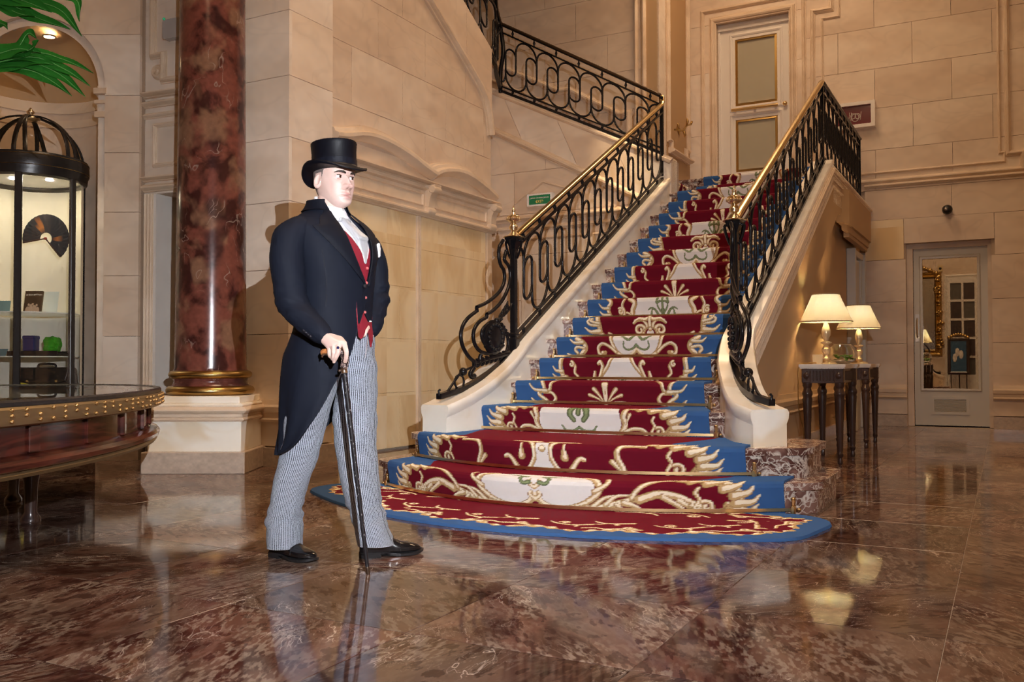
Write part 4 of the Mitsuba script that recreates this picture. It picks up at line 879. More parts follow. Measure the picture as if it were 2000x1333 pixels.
def volute(key, path, k):
    """the scrolled foot of the railing below its newel; path the plan it follows, k stretches it"""
    f, L = path_at(path)
    g = lambda q: f(np.array(q)[:, 0]*k, np.array(q)[:, 1])
    for nm, q in VOL.items():
        sp = spline(q, max(4, 5*len(q))) if len(q) > 3 else np.array(q, float)
        r = {'curl': .018, 'curl2': .016, 'end': .009, 'tip': .008, 'stem': .010, 'spiral': .014}.get(nm, .014)
        part(key, 'scroll', tube(g(sp), r, 8), 'mat_iron', True)
    c = g([(.308, 1.027)])[0]; e = g([(.338, 1.027)])[0]-c; e /= np.linalg.norm(e); nn = np.cross(e, _z)
    ros = lathe([(0, .034), (.03, .03), (.045, .034), (.10, .022), (.132, .010), (.135, 0), (.132, -.010), (.10, -.022), (.045, -.034), (0, -.034)], 24)
    rk = part(key, 'rosette', place(ros, np.stack([e, _z, nn], 1), c), 'mat_iron', 25)
    for s in (1, -1):
        for q in range(16):
            a = q*2*PI/16; part(rk, 'petal', ball(c+e*.095*math.cos(a)+_z*.095*math.sin(a)+nn*s*.024, (.017, .017, .017), 1), 'mat_iron', True)
    t = np.arange(14)*2*PI/14; part(key, 'ring', tube(g(np.c_[.746+.05/k*np.cos(t)*1.1, .699+.05*np.sin(t)]), .008, 7, closed=True), 'mat_iron', True)
    # acanthus leaves: lobed blades round a stem
    def blades(P0, P1, n, l, w):
        P0, P1 = np.array(P0, float), np.array(P1, float); out = []
        for q in range(n):
            t = (q+.5)/n; b = P0*(1-t)+P1*t; d = (P1-P0)/np.linalg.norm(P1-P0)
            for s in (1, -1):
                dd = d*.75+s*.65*np.array([-d[1], d[0]]); x = np.array([b, b+dd*l*.5, b+dd*l*.9+d*.012]); out.append(tube(g(spline(x, 7)), w*np.array([.5, .9, 1, .9, .7, .5, .2]), 6))
        out.append(tube(g(spline([P0, (P0+P1)/2+[0, .004], P1], 9)), np.linspace(w*1.5, w*.6, 9), 7)); return cat(*out)
    part(key, 'acanthus_leaf', blades((.10, .905), (.58, .825), 8, .055, .017), 'mat_iron', True)
    part(key, 'acanthus_leaf', blades((.24, 1.15), (.09, 1.28), 4, .05, .013), 'mat_iron', True)
    part(key, 'acanthus_leaf', blades((.20, 1.13), (.10, 1.05), 3, .045, .012), 'mat_iron', True)
    for q in ((.70, .772), (.262, 1.155)): part(key, 'boss', ball(g([q])[0], .030 if q[0] > .5 else .024, 2), 'mat_iron', True)
    b = spline([(.985, .590), (.852, .613), (.654, .650), (.391, .735), (.206, .820), (.0, .93)], 30)
    part(key, 'base_rail', sweep(g(b)+[0, 0, .012], [(-.022, -.02), (.022, -.02), (.022, .02), (-.022, .02)], (0, 0, 1)), 'mat_iron', 30)

YN, YC = 6.40, 9.95
hand = lambda y: nose(y)+1.02
for nm, X, side in (('left', -3.40, 1), ('right', -1.655, -1)):
    k_ = thing('stair_railing', f'black iron scroll railing with brass handrail up the {nm} side of the carpeted stairs', 'railing', None)
    f, L = path_at([(X, YN), (X, YC)])
    zb, zh = (lambda s: nose(YN+np.asarray(s))+.16), (lambda s: hand(YN+np.asarray(s)))
    rails(k_, f, 0.02, L, zb, zh, 12, extra=[(X, 9.965, hand(9.965)+.03), (X-.01*side, 9.985, 3.86)] if side > 0 else [])
    scrolls(k_, f, .03, L-.01, 12, zb, zh)
    newel(k_, X, YN-.02, .93, 1.815)
    volute(k_, [(X, YN-.02), (X-.005*side, 6.15), (-3.43, 5.80), (-3.465, 5.42), (-3.475, 5.30)] if side > 0 else [(X, YN-.02), (-1.63, 6.20), (-1.53, 5.94), (-1.43, 5.72), (-1.30, 5.50), (-1.20, 5.41)], 1.0 if side > 0 else 1.12)
k_ = thing('gallery_railing', 'black iron railing along the open edge of the landing above the side tables', 'railing')
f, L = path_at([(-1.655, YC), (-1.655, 12.75)])
c0 = lambda v: (lambda s: v+0*np.asarray(s, float))
rails(k_, f, 0, L, c0(LAND+.16), c0(hand(YC)), 10, hand='mat_iron'); scrolls(k_, f, .04, L-.02, 10, c0(LAND+.16), c0(hand(YC)))
part(k_, 'post', bx(-1.675, -1.635, 12.70, 12.74, LAND+.14, hand(YC), .004), 'mat_iron', False)
part(k_, 'corner_post', bx(-1.673, -1.637, YC-.018, YC+.018, LAND+.14, hand(YC), .004), 'mat_iron', False)
k_ = thing('upper_railing', 'black iron scroll railing of the upper flight climbing to the left behind', 'railing')
f, L = path_at([(-3.42, 9.985), (-5.50, 9.985)])
zb = lambda s: s1top(-3.42-np.asarray(s))+.01; zh = lambda s: 3.877+.575*np.asarray(s)
rails(k_, f, 0, L, zb, zh, 7, hand='mat_bronze', gb=.08, gt=.12); scrolls(k_, f, .02, L-.05, 7, zb, zh, gb=.08, gt=.12)
part(k_, 'post', bx(-3.43, -3.39, 9.965, 10.005, 2.95, 3.86, .004), 'mat_iron', False)
part(k_, 'corner_post', tube(spline([f(L, zb(L)-.05), f(L, zb(L)+.25), f(L-.04, zb(L)+.5), f(L, zh(L)-.05)], 16), .028, 8), 'mat_iron', True)
f2, L2 = path_at([(-5.50, 9.985), (-5.36, 9.62), (-5.25, 9.40), (-5.25, 6.3)])
z2b = lambda s: np.where(np.asarray(s) < .65, 4.23+.12*np.asarray(s)/.65, 4.35+.56*(np.asarray(s)-.65)); z2h = lambda s: z2b(s)+.80-.0*np.asarray(s)
k_ = thing('upper_railing', 'black iron railing on the raked wall above the arched overdoor, highest of all the railings', 'railing')
rails(k_, f2, .05, L2, z2b, z2h, 12, hand='mat_bronze', gb=.08, gt=.12); scrolls(k_, f2, .1, L2, 12, z2b, z2h, gb=.08, gt=.12)
# ================================================================== COLUMN
CC = cw(-2.405, 7.36); PED = thing('column', 'tall red marble column with gilt base rings on a cream stone pedestal', 'column')
PF = lambda r0, r1, d0, d1, z0, z1, b=.006: place(bx(r0, r1, d0, d1, z0, z1, b), np.stack([_r, _f0, _z], 1), (0, 0, 0))
pr0, pr1, pd0, pd1 = -2.79, -2.03, 6.975, 7.745
for nm, o, z0, z1, mt, b in (('plinth', .012, 0, .165, 'mat_grey_marble', .006), ('die', -.025, .165, .40, 'mat_cream_marble', .004), ('moulding', .0, .395, .425, 'mat_moulding', .012), ('moulding', -.012, .425, .455, 'mat_moulding', .006), ('moulding', .022, .455, .505, 'mat_moulding', .02), ('moulding', -.01, .505, .53, 'mat_cream_marble', .012), ('top_block', -.045, .53, .585, 'mat_cream_marble', .006)):
    part(PED, nm, PF(pr0-o, pr1+o, pd0-o, pd1+o, z0, z1, b), mt, False)
ringp = lambda R, h, z: [(R-.05, z)]+[(R-.03+.045*math.cos(t), z+h/2+h/2*math.sin(t)) for t in np.linspace(-PI/2, PI/2, 11)]+[(R-.05, z+h)]
part(PED, 'base_ring', lathe(ringp(.325, .075, .585), 56, CC), 'mat_gilt', 40)
part(PED, 'base_scotia', lathe([(.30, .655), (.285, .675), (.28, .70), (.29, .72)], 56, CC), 'mat_red_marble', True)
part(PED, 'base_ring', lathe(ringp(.305, .065, .715), 56, CC), 'mat_gilt', 40)
zz = np.linspace(.775, 6.6, 24); part(PED, 'shaft', lathe([(.285, .772), (.276, .80)]+[(.274-.043*((z-.8)/5.8)**1.0, z) for z in zz[1:]], 64, CC), 'mat_red_marble', True)
part(PED, 'capital', lathe([(.23, 6.58), (.27, 6.62), (.25, 6.68), (.30, 6.9), (.40, 7.05), (.40, 7.2), (.44, 7.25), (.44, CEIL)], 48, CC), 'mat_gilt', 30)

# ================================================================== ROUND-ENDED DISPLAY COUNTER
CT = thing('display_counter', 'oval mahogany counter with a glass top and studded brass band at the left edge', 'counter')
def oval(a, b, z0, z1, n=140, prof=None):
    t = np.arange(n)*2*PI/n; prof = prof or [(0, z0), (0, z1)]
    return grid_mesh(np.stack([cw(-3.02+(1.17*a+o)*np.cos(t), 4.1+(2.3*b+o)*np.sin(t), z) for o, z in prof]), cv=True)
def ovald(z, o=0., n=140):
    t = np.arange(n)*2*PI/n; P = np.vstack([cw(-3.02+(1.17+o)*np.cos(t), 4.1+(2.3+o)*np.sin(t), z), cw(-3.02, 4.1, z)[None]])
    j = np.arange(n); return trimesh.Trimesh(P, np.stack([np.full(n, n), j, (j+1) % n], 1), process=False)
part(CT, 'glass_top', cat(ovald(.69, -.03)), 'mat_glass', False)
part(CT, 'shelf_cloth', ovald(.595, -.06), 'mat_counter_cloth', False)
part(CT, 'top_rim', oval(1, 1, 0, 0, prof=[(-.05, .675), (-.045, .692), (-.01, .696), (.0, .688), (0., .672)]), 'mat_black', 40)
part(CT, 'brass_band', oval(1, 1, 0, 0, prof=[(-.04, .675), (-.005, .674), (.008, .66), (.010, .63), (.004, .60), (-.02, .592), (-.06, .592)]), 'mat_antique_brass', 30)
tt = np.linspace(-1.05, 1.7, 200)
stud = trimesh.creation.icosphere(1, .0085)
ts = np.linspace(-1.15, 1.25, 64)
for i, t in enumerate(ts):
    for z in (.615, .637, .658):
        if (i + int(z*1000)) % 4 == 3: continue
        part(CT, 'stud', moved(stud, cw(-3.02+1.181*math.cos(t), 4.1+2.311*math.sin(t), z)), 'mat_brass', True)
part(CT, 'drum', oval(1, 1, 0, 0, prof=[(-.05, .60), (-.08, .585), (-.08, .475), (-.06, .465)]), 'mat_mahogany', 30)
for t in np.linspace(-1.2, 1.5, 14):
    part(CT, 'pilaster', place(bx(-.012, .012, -.035, .035, .475, .588, .004), np.stack([cw(math.cos(t), 0)-cw(0, 0)+cw(0, math.sin(t)*.5)-cw(0, 0), _f0, _z], 1) if False else np.stack([_r*math.cos(t)+_f0*math.sin(t), -_r*math.sin(t)+_f0*math.cos(t), _z], 1), cw(-3.02+1.092*math.cos(t), 4.1+2.222*math.sin(t), 0)), 'mat_mahogany', False)
part(CT, 'foot_moulding', oval(1, 1, 0, 0, prof=[(-.06, .47), (-.02, .462), (-.005, .445), (-.01, .425), (-.03, .415), (-.10, .41)]), 'mat_mahogany', 30)
part(CT, 'foot_band', oval(1, 1, 0, 0, prof=[(-.03, .418), (-.02, .405), (-.03, .39), (-.12, .385), (-.8, .38)]), 'mat_antique_brass', 30)
for r_, d_ in ((-3.02, 2.6), (-3.02, 5.6), (-3.6, 4.1), (-2.55, 4.9), (-2.5, 3.3)):
    part(CT, 'leg', place(lathe([(.0, 0), (.05, 0), (.05, .02), (.03, .05), (.035, .2), (.05, .30), (.035, .36), (.06, .385), (0, .385)], 20), np.eye(3), cw(r_, d_)), 'mat_dark_wood', 40)

# ================================================================== DOMED DISPLAY CABINET IN THE NICHE
VC = cw(-4.19, 7.98); VR = .455
V = thing('display_cabinet', 'black domed glass display cabinet standing in the arched niche', 'display cabinet')
cyl = lambda prof, n=64: lathe(prof, n, VC)
part(V, 'base', cyl([(0, 0), (VR+.02, 0), (VR+.02, .10), (VR, .12), (VR, .50), (VR+.015, .52), (VR+.015, .56), (0, .56)]), 'mat_black', 30)
part(V, 'crown_band', cyl([(VR-.05, 2.42), (VR-.03, 2.40), (VR+.0, 2.415), (VR+.005, 2.46), (VR+.018, 2.50), (VR+.015, 2.58), (VR+.005, 2.60), (VR-.05, 2.60), (VR-.05, 2.42)]), 'mat_black', 30)
part(V, 'inlay_line', cyl([(VR+.018, 2.485), (VR+.020, 2.487), (VR+.018, 2.489)]), 'mat_gilt', False); part(V, 'inlay_line', cyl([(VR+.017, 2.575), (VR+.019, 2.577), (VR+.017, 2.579)]), 'mat_gilt', False)
part(V, 'ceiling_panel', cyl([(0, 2.44), (VR-.04, 2.44), (VR-.04, 2.46), (0, 2.46)]), 'mat_white', False)
def ribbon(p, side, w, h):
    t, _, _ = frames(p); side = side-t*(side*t).sum(1, keepdims=True); side /= np.linalg.norm(side, axis=1, keepdims=True); o = np.cross(side, t)
    P = np.stack([p-side*w-o*h, p+side*w-o*h, p+side*w+o*h, p-side*w+o*h], 1); m = grid_mesh(P, cv=True)
    if m.volume < 0: m.invert()
    return m
post_a = [math.radians(a) for a in (-73, -15, 45, 105, 165, 225)]
for a in post_a:
    c, s = math.cos(a), math.sin(a); R = np.stack([_r*c+_f0*s, -_r*s+_f0*c, _z], 1)
    part(V, 'post', place(bx(-.016, .016, -.028, .028, .55, 2.42, .006), R, VC+_r*c*(VR-.012)+_f0*s*(VR-.012)), 'mat_black', False)
    for da in (-.10, .10):
        t = np.linspace(0, PI/2, 16); q = a+da*np.cos(t)**2
        part(V, 'dome_rib', ribbon(VC+np.outer((VR-.02)*np.cos(t)*np.cos(q), _r)+np.outer((VR-.02)*np.cos(t)*np.sin(q), _f0)+np.outer(2.59+.40*np.sin(t), _z), np.outer(-np.sin(q), _r)+np.outer(np.cos(q), _f0), .017, .006), 'mat_black', True)
part(V, 'finial', lathe([(0, 2.95), (.075, 2.955), (.08, 2.972), (.06, 2.985), (.03, 2.992), (.018, 3.005), (.03, 3.015), (.034, 3.03), (.02, 3.045), (.012, 3.05), (.008, 3.065), (0, 3.07)], 20, VC), 'mat_brass_light', True)
th_ = np.radians(np.linspace(-165, -5, 40)); gp = np.stack([np.broadcast_to(VR*np.cos(th_), (2, 40)), np.broadcast_to(VR*np.sin(th_), (2, 40)), np.array([[.57]*40, [2.41]*40])], -1)
part(V, 'glass_front', grid_mesh(VC+gp[..., :1]*_r+gp[..., 1:2]*_f0+gp[..., 2:]*_z), 'mat_glass', True)
tb = np.radians(np.linspace(8, 172, 40)); bp = np.stack([np.broadcast_to((VR-.03)*np.cos(tb), (2, 40)), np.broadcast_to((VR-.03)*np.sin(tb), (2, 40)), np.array([[.57]*40, [2.42]*40])], -1)
part(V, 'back_panel', grid_mesh(VC+bp[..., :1]*_r+bp[..., 1:2]*_f0+bp[..., 2:]*_z), 'mat_vitrine_back', True)
SHELF = (1.27, .90)
for z in SHELF:
    t = np.arange(48)*2*PI/48; part(V, 'glass_shelf', cyl([(0, z-.008), (VR-.045, z-.008), (VR-.045, z), (0, z)]), 'mat_shelf_glass', False)
part(V, 'floor_panel', cyl([(0, .56), (VR-.04, .56), (VR-.04, .575), (0, .575)]), 'mat_vitrine_back', False)
for r_, d_ in ((-.12, -.05), (.16, .02), (.02, -.22)):
    c = VC+_r*r_+_f0*d_; part(V, 'spotlight', lathe([(0, 2.432), (.03, 2.432), (.03, 2.438), (0, 2.438)], 16, c), 'mat_white', False, emitter={'type': 'area', 'radiance': rgb(170, 148, 104)})
def vpt(px_r, d, z=0.): return VC+_r*px_r+_f0*d+_z*z
# hand fan: pleated blade
a0, a1 = math.radians(-50), math.radians(190); n = 48; fo = vpt(.115, .06, 1.93)
aa = np.linspace(a0, a1, n); zz_ = .008*(np.arange(n) % 2)
fan = thing('hand_fan', 'black pleated hand fan with orange painted flecks open inside the display cabinet', 'hand fan')
Pf = np.stack([fo+np.outer(r*np.cos(aa), _r)+np.outer(r*np.sin(aa)*1.05, _z)-np.outer(zz_*r*5, _f0) for r in (.05, .10, .15, .205)])
fc = np.tile((.02, .022, .03), (4, n, 1)); fc[1, 8:12] = (.35, .12, .03); fc[1, 30:36] = (.40, .15, .04); fc[2, 31:34] = (.3, .1, .03)
part(fan, 'leaf', grid_mesh(Pf), 'mat_vertex', True, color=fc.reshape(-1, 3))
part(fan, 'guard', cat(*[tube([fo-_f0*.01, fo+_r*.2*math.cos(a)+_z*.21*math.sin(a)-_f0*.01], .006, 6) for a in (a0, a1)]), 'mat_dark_wood', True)
part(fan, 'pivot', ball(fo-_f0*.012, .014, 1), 'mat_red_leather', True)
def card(name, label, cat_, c, w, h, th, mt, yaw=0., tilt=12, **kw):
    m = bx(-w/2, w/2, -th/2, th/2, 0, h, .002); R = trimesh.transformations.rotation_matrix(math.radians(-tilt), (1, 0, 0))[:3, :3]; Rz = trimesh.transformations.rotation_matrix(yaw+YAW, (0, 0, 1))[:3, :3]
    return solo(name, place(place(m, R, (0, 0, 0)), Rz, c), mt, label, cat_, False, **kw), (Rz@R, c)
bk, (RB, cb) = card('book', 'dark brown paperback with a photo of figures standing on the upper glass shelf', 'book', vpt(0.0, .06, 1.272), .155, .205, .02, 'mat_book_cover')
tm = meshkit.text_mesh('La Guia del Prado', .0125, .001); tm.apply_translation((-.068, 0, 0))
def on_face(m, RB, cb, z, th): v = m.vertices; return trimesh.Trimesh((np.c_[v[:, 0], -th/2-v[:, 2]-.0005, v[:, 1]+z]@RB.T)+cb, m.faces, process=False)
scene.pop(bk); USED.discard(bk)
scene['book__cover'] = mikit.ply(place(bx(-.0775, .0775, -.01, .01, 0, .205, .002), RB, cb), 'mat_book_cover', False)
scene['book__title'] = mikit.ply(on_face(tm, RB, cb, .165, .02), 'mat_white', False)
fg = []
for x, z, a, b in ((-.04, .03, .02, .035), (-.015, .045, .016, .04), (.015, .035, .022, .042), (.045, .03, .018, .03), (.0, .085, .010, .012), (-.035, .08, .009, .012), (.035, .075, .010, .012)): fg.append(ball((x, z, 0), (a, b, .0012), 2))
scene['book__picture'] = mikit.ply(on_face(cat(*fg), RB, cb, 0., .02), 'mat_book_photo', True)
card('postcard', 'small landscape postcard leaning at the left end of the upper glass shelf', 'postcard', vpt(-.215, .0, 1.272), .10, .115, .004, 'mat_postcard')
card('postcard', 'small blue card lying forward at the left end of the lower glass shelf', 'postcard', vpt(-.19, -.1, .902), .10, .075, .004, 'mat_postcard', tilt=35)
card('clear_stand', 'clear acrylic stand beside the book on the upper shelf', 'display stand', vpt(.16, .04, 1.272), .13, .20, .004, 'mat_shelf_glass')
gb = thing('gift_box', 'small dark blue foil box on the lower glass shelf', 'box'); part(gb, 'box', place(bx(-.05, .05, -.05, .05, 0, .13, .008), np.stack([_r, _f0, _z], 1), vpt(.035, -.02, .945)), 'mat_blue_foil', False)
part(gb, 'lid', place(bx(-.053, .053, -.053, .053, .10, .133, .008), np.stack([_r, _f0, _z], 1), vpt(.035, -.02, .945)), 'mat_blue_foil', False)
m = trimesh.creation.icosphere(3, 1.); v = m.vertices; v = np.sign(v)*np.abs(v)**.5*[.065, .06, .065]; v += (meshkit.fbm(v*30, 3, 4)[:, None]-.5)*.03*np.sign(v)
solo('foil_bag', trimesh.Trimesh(v@np.stack([_r, _f0, _z], 1).T+vpt(.215, -.01, 1.0), m.faces, process=False), 'mat_green_foil', 'crumpled shiny green foil bag on the lower glass shelf', 'gift bag', False)
tr = thing('tray', 'dark leather tray under the foil gifts on the lower glass shelf', 'tray'); part(tr, 'base', place(bx(-.19, .24, -.10, .12, 0, .02, .004), np.stack([_r, _f0, _z], 1), vpt(.06, 0, .902)), 'mat_black', False)
for d0 in (-.10, .11): part(tr, 'rim', place(bx(-.19, .24, d0, d0+.01, .015, .043, .003), np.stack([_r, _f0, _z], 1), vpt(.06, 0, .902)), 'mat_black', False)
# leather handbag
hb = thing('handbag', 'black leather handbag with a flap on the floor of the display cabinet', 'handbag')
R3 = np.stack([_r, _f0, _z], 1); hbx = vpt(.115, .10, .577)
body = m3.Manifold.hull(m3.Manifold.compose([m3.Manifold.sphere(.025, 16).translate(p) for p in ((-.27, -.06, .03), (.22, -.06, .03), (-.27, .06, .03), (.22, .06, .03), (-.20, -.03, .20), (.22, -.03, .20), (-.20, .03, .20), (.22, .03, .20))]))
mm = body.to_mesh(); part(hb, 'body', place(trimesh.Trimesh(mm.vert_properties[:, :3], mm.tri_verts), R3, hbx), 'mat_black_leather', 40)
fl = m3.Manifold.hull(m3.Manifold.compose([m3.Manifold.sphere(.012, 12).translate(p) for p in ((-.21, -.065, .215), (.22, -.065, .215), (-.18, -.09, .12), (.20, -.09, .12), (-.10, -.092, .10), (.12, -.092, .10))])).to_mesh()
part(hb, 'flap', place(trimesh.Trimesh(fl.vert_properties[:, :3], fl.tri_verts), R3, hbx), 'mat_black_leather', 40)
part(hb, 'handle', tube(spline([(-.08, 0, .22), (-.06, 0, .255), (.06, 0, .255), (.08, 0, .22)], 16)@R3.T+hbx, .010, 8), 'mat_black_leather', True)
part(hb, 'clasp', place(cat(ball((.13, -.10, .11), .014, 1), ball((-.12, -.10, .11), .014, 1)), R3, hbx), 'mat_brass', True)
m = trimesh.creation.icosphere(3, 1.); v = m.vertices*[.14, .06, .055]; v[:, 2] *= 1-.3*np.abs(v[:, 0])/.14; v += (meshkit.fbm(v*22, 3, 8)[:, None]-.5)*.02
solo('silk_scarf', trimesh.Trimesh(v@R3.T+vpt(.05, -.20, .625), m.faces, process=False), 'mat_yellow_silk', 'folded yellow silk scarf in front of the black handbag in the cabinet', 'scarf', True)
# ceiling spot of the niche
sp = thing('niche_spotlight', 'small recessed spotlight in the vault of the arched niche', 'spotlight')
cN = cw(-4.19+.07, 8.0+.15, SPR+.50)
part(sp, 'rim', tube(np.array([cN+_r*.05*math.cos(t)+_f0*.05*math.sin(t) for t in np.arange(16)*2*PI/16]), .008, 6, closed=True), 'mat_silver', True)
part(sp, 'lens', lathe([(0, -.006), (.045, -.006), (.045, .0), (0, 0)], 16, cN), 'mat_white', False, emitter={'type': 'area', 'radiance': rgb(26, 19, 11)})

# ================================================================== CONSOLE TABLES AND LAMPS
def console_table(label, y0, y1, x0=-1.50, x1=-1.155, top=.817):
    t = thing('console_table', label, 'table', 'dark console tables against the stair wall')
    br = .05
    P = Polygon([(x0, y0), (x1, y0), (x1, y0+.10), (x1-.02, y0+.12), (x1-.02, y1-.12), (x1, y1-.10), (x1, y1), (x0, y1)])
    for nm, o, z0, z1, mt in (('marble_top', .012, top-.022, top, 'mat_white_marble'), ('marble_edge', .004, top-.036, top-.022, 'mat_white_marble'), ('frieze', -.012, top-.155, top-.036, 'mat_dark_wood')):
        m = trimesh.creation.extrude_polygon(P.buffer(o, join_style=2), z1-z0, engine='earcut'); m.apply_translation((0, 0, z0)); part(t, nm, m, mt, False)
    zf0, zf1 = top-.135, top-.055
    for q in range(10):
        x = x0+.05+q*(x1-x0-.11)/9; part(t, 'flute', bx(x-.007, x+.007, y0+.004, y0+.016, zf0, zf1, .005), 'mat_dark_wood', False)
    for q in range(12):
        y = y0+.14+q*(y1-y0-.28)/11; part(t, 'flute', bx(x1-.038, x1-.026, y-.007, y+.007, zf0, zf1, .005), 'mat_dark_wood', False)
    for x in (x0+.045, x1-.045):
        for y in (y0+.05, y1-.05):
            part(t, 'corner_block', cat(bx(x-.038, x+.038, y-.042, y+.042, top-.155, top-.036, .006), place(lathe([(.0, -.0), (.022, .0), (.026, .006), (.016, .012), (0, .014)], 14), np.array([[1, 0, 0], [0, 0, -1], [0, 1, 0.]]), (x, y-.042, top-.095))), 'mat_dark_wood', 30)
            lg = lathe([(0, 0), (.017, 0), (.021, .02), (.016, .05), (.024, .07), (.026, .085), (.020, .095), (.022, .11), (.034, .47), (.040, .53), (.034, .545), (.042, .565), (.042, .585), (.034, .60), (.030, .62), (.038, .64), (.038, .665), (0, .665)], 20)
            v = lg.vertices; a = np.arctan2(v[:, 1], v[:, 0]); fl_ = (v[:, 2] > .10) & (v[:, 2] < .54); v[fl_, :2] *= (1-.10*(np.sin(a[fl_]*5)**2 > .5))[:, None]
            part(t, 'leg', moved(trimesh.Trimesh(v, lg.faces, process=False), (x, y, 0)), 'mat_dark_wood', 30)
    return t
console_table('dark carved console table with marble top under the nearer lamp', 7.86, 8.66)
console_table('dark carved console table with marble top, the farther one towards the mirrored door', 9.45, 10.25)
def table_lamp(label, x, y, z):
    t = thing('table_lamp', label, 'lamp', 'lit table lamps on the console tables'); c = (x, y, z)
    part(t, 'base', lathe([(0, 0), (.085, 0), (.09, .008), (.07, .02), (.04, .028), (.03, .04)], 28, c), 'mat_brass_light', 40)
    part(t, 'stem', lathe([(.028, .035), (.036, .05), (.022, .065), (.016, .08), (.034, .105), (.038, .13), (.022, .155), (.016, .165), (.045, .18), (.048, .188), (.018, .20), (.022, .215), (.036, .25), (.040, .285), (.026, .33), (.014, .36), (.012, .44), (0, .44)], 28, c), 'mat_lamp_stem', 40)
    n = 96; a = np.arange(n)*2*PI/n; pl = 1+.012*(np.arange(n) % 2)
    prof = [(.215, .365), (.195, .41), (.165, .475), (.135, .545), (.112, .60)]
    P = np.stack([np.stack([r*pl*np.cos(a), r*pl*np.sin(a), np.full(n, h)], -1) for r, h in prof])+np.array(c)
    part(t, 'shade', grid_mesh(P, cv=True), 'mat_shade', True)
    for r, h in ((.216, .365), (.113, .60)): part(t, 'shade_trim', tube(np.array([(x+r*1.006*math.cos(q), y+r*1.006*math.sin(q), z+h) for q in np.arange(48)*2*PI/48]), .0045, 6, closed=True), 'mat_shade_trim', True)
    part(t, 'harp', cat(*[tube([(x, y, z+.44), (x+.112*math.cos(q), y+.112*math.sin(q), z+.595)], .003, 5) for q in (0, 2.1, 4.2)]), 'mat_brass', True)
    part(t, 'bulb', ball((x, y, z+.475), (.030, .030, .04), 2), 'mat_white', True, emitter={'type': 'area', 'radiance': {'type': 'rgb', 'value': [420, 275, 145]}})
table_lamp('lit table lamp with pleated cream shade, in front of the other on the nearer console', -1.36, 8.27, .817)
table_lamp('lit table lamp with pleated cream shade, behind and right of the nearer lamp', -1.33, 10.05, .817)
# glass bowl with greenery, card
vz = (-1.26, 8.50, .817)
gbw = thing('glass_bowl', 'round clear glass bowl of green leaves beside the nearer lamp', 'vase')
part(gbw, 'bowl', lathe([(0, .002), (.05, .003), (.09, .02), (.118, .06), (.122, .10), (.105, .15), (.080, .17), (.085, .180), (.081, .180), (.076, .168), (.101, .148), (.118, .10), (.114, .062), (.088, .024), (.05, .008), (0, .007)], 36, vz), 'mat_glass_solid', True)
r2 = np.random.default_rng(3)
for q in range(26):
    a, e = r2.uniform(0, 2*PI), r2.uniform(.02, .09); c = np.array(vz)+[e*math.cos(a), e*math.sin(a), r2.uniform(.03, .085)]; d = np.array([math.cos(a+1.3), math.sin(a+1.3), r2.uniform(-.4, .5)]); d /= np.linalg.norm(d)
    s = np.cross(d, _z); lf = grid_mesh(np.array([[c-d*.04, c-d*.04], [c-s*.014, c+s*.014+_z*.004], [c+d*.01-s*.016+_z*.006, c+d*.01+s*.016], [c+d*.045, c+d*.0451]])); part(gbw, 'leaf', lf, 'mat_leaf', False)
nc = thing('folded_card', 'small cream folded card standing on the nearer console left of the lamp', 'card')
for s in (1, -1): part(nc, 'face', place(bx(-.036, .036, -.001, .001, 0, .085), trimesh.transformations.rotation_matrix(.4, (0, 0, 1))[:3, :3]@trimesh.transformations.rotation_matrix(s*.22, (1, 0, 0))[:3, :3], (-1.415, 8.17+s*.019, .817)), 'mat_card', False)
# ================================================================== THE DOORMAN
# own axes: u to the photographer's right, w towards him, z up
def W3(p):
    p = np.asarray(p, float); return cw(-.7532+p[..., 0], 3.93-p[..., 1], p[..., 2])
def wm(m): return trimesh.Trimesh(W3(m.vertices), m.faces, process=False) if np.linalg.det(np.stack([_r, -_f0, _z], 1)) > 0 else trimesh.Trimesh(W3(m.vertices), m.faces[:, ::-1], process=False)
PH = math.radians(55); FW = np.array([math.sin(PH), math.cos(PH), 0]); LF = np.array([math.cos(PH), -math.sin(PH), 0])
def to_tri(man): q = man.to_mesh(); return trimesh.Trimesh(q.vert_properties[:, :3], q.tri_verts, process=False)
def chain(pts, rad, seg=20):
    """hulls of the spheres at successive joints, joined"""
    sp = [m3.Manifold.sphere(r, seg).translate([float(c) for c in p]) for p, r in zip(pts, rad)]
    return m3.Manifold.batch_boolean([m3.Manifold.hull(m3.Manifold.compose([a, b])) if False else m3.Manifold.batch_hull([a, b]) for a, b in zip(sp[:-1], sp[1:])], m3.OpType.Add)
def soft(man, l=.010, it=8):
    m = to_tri(man.refine_to_length(l)); m.merge_vertices(); trimesh.smoothing.filter_taubin(m, .5, -.52, it); return m
MAN = thing('person', 'young doorman in black top hat, navy tailcoat and striped trousers leaning on a cane', 'person')

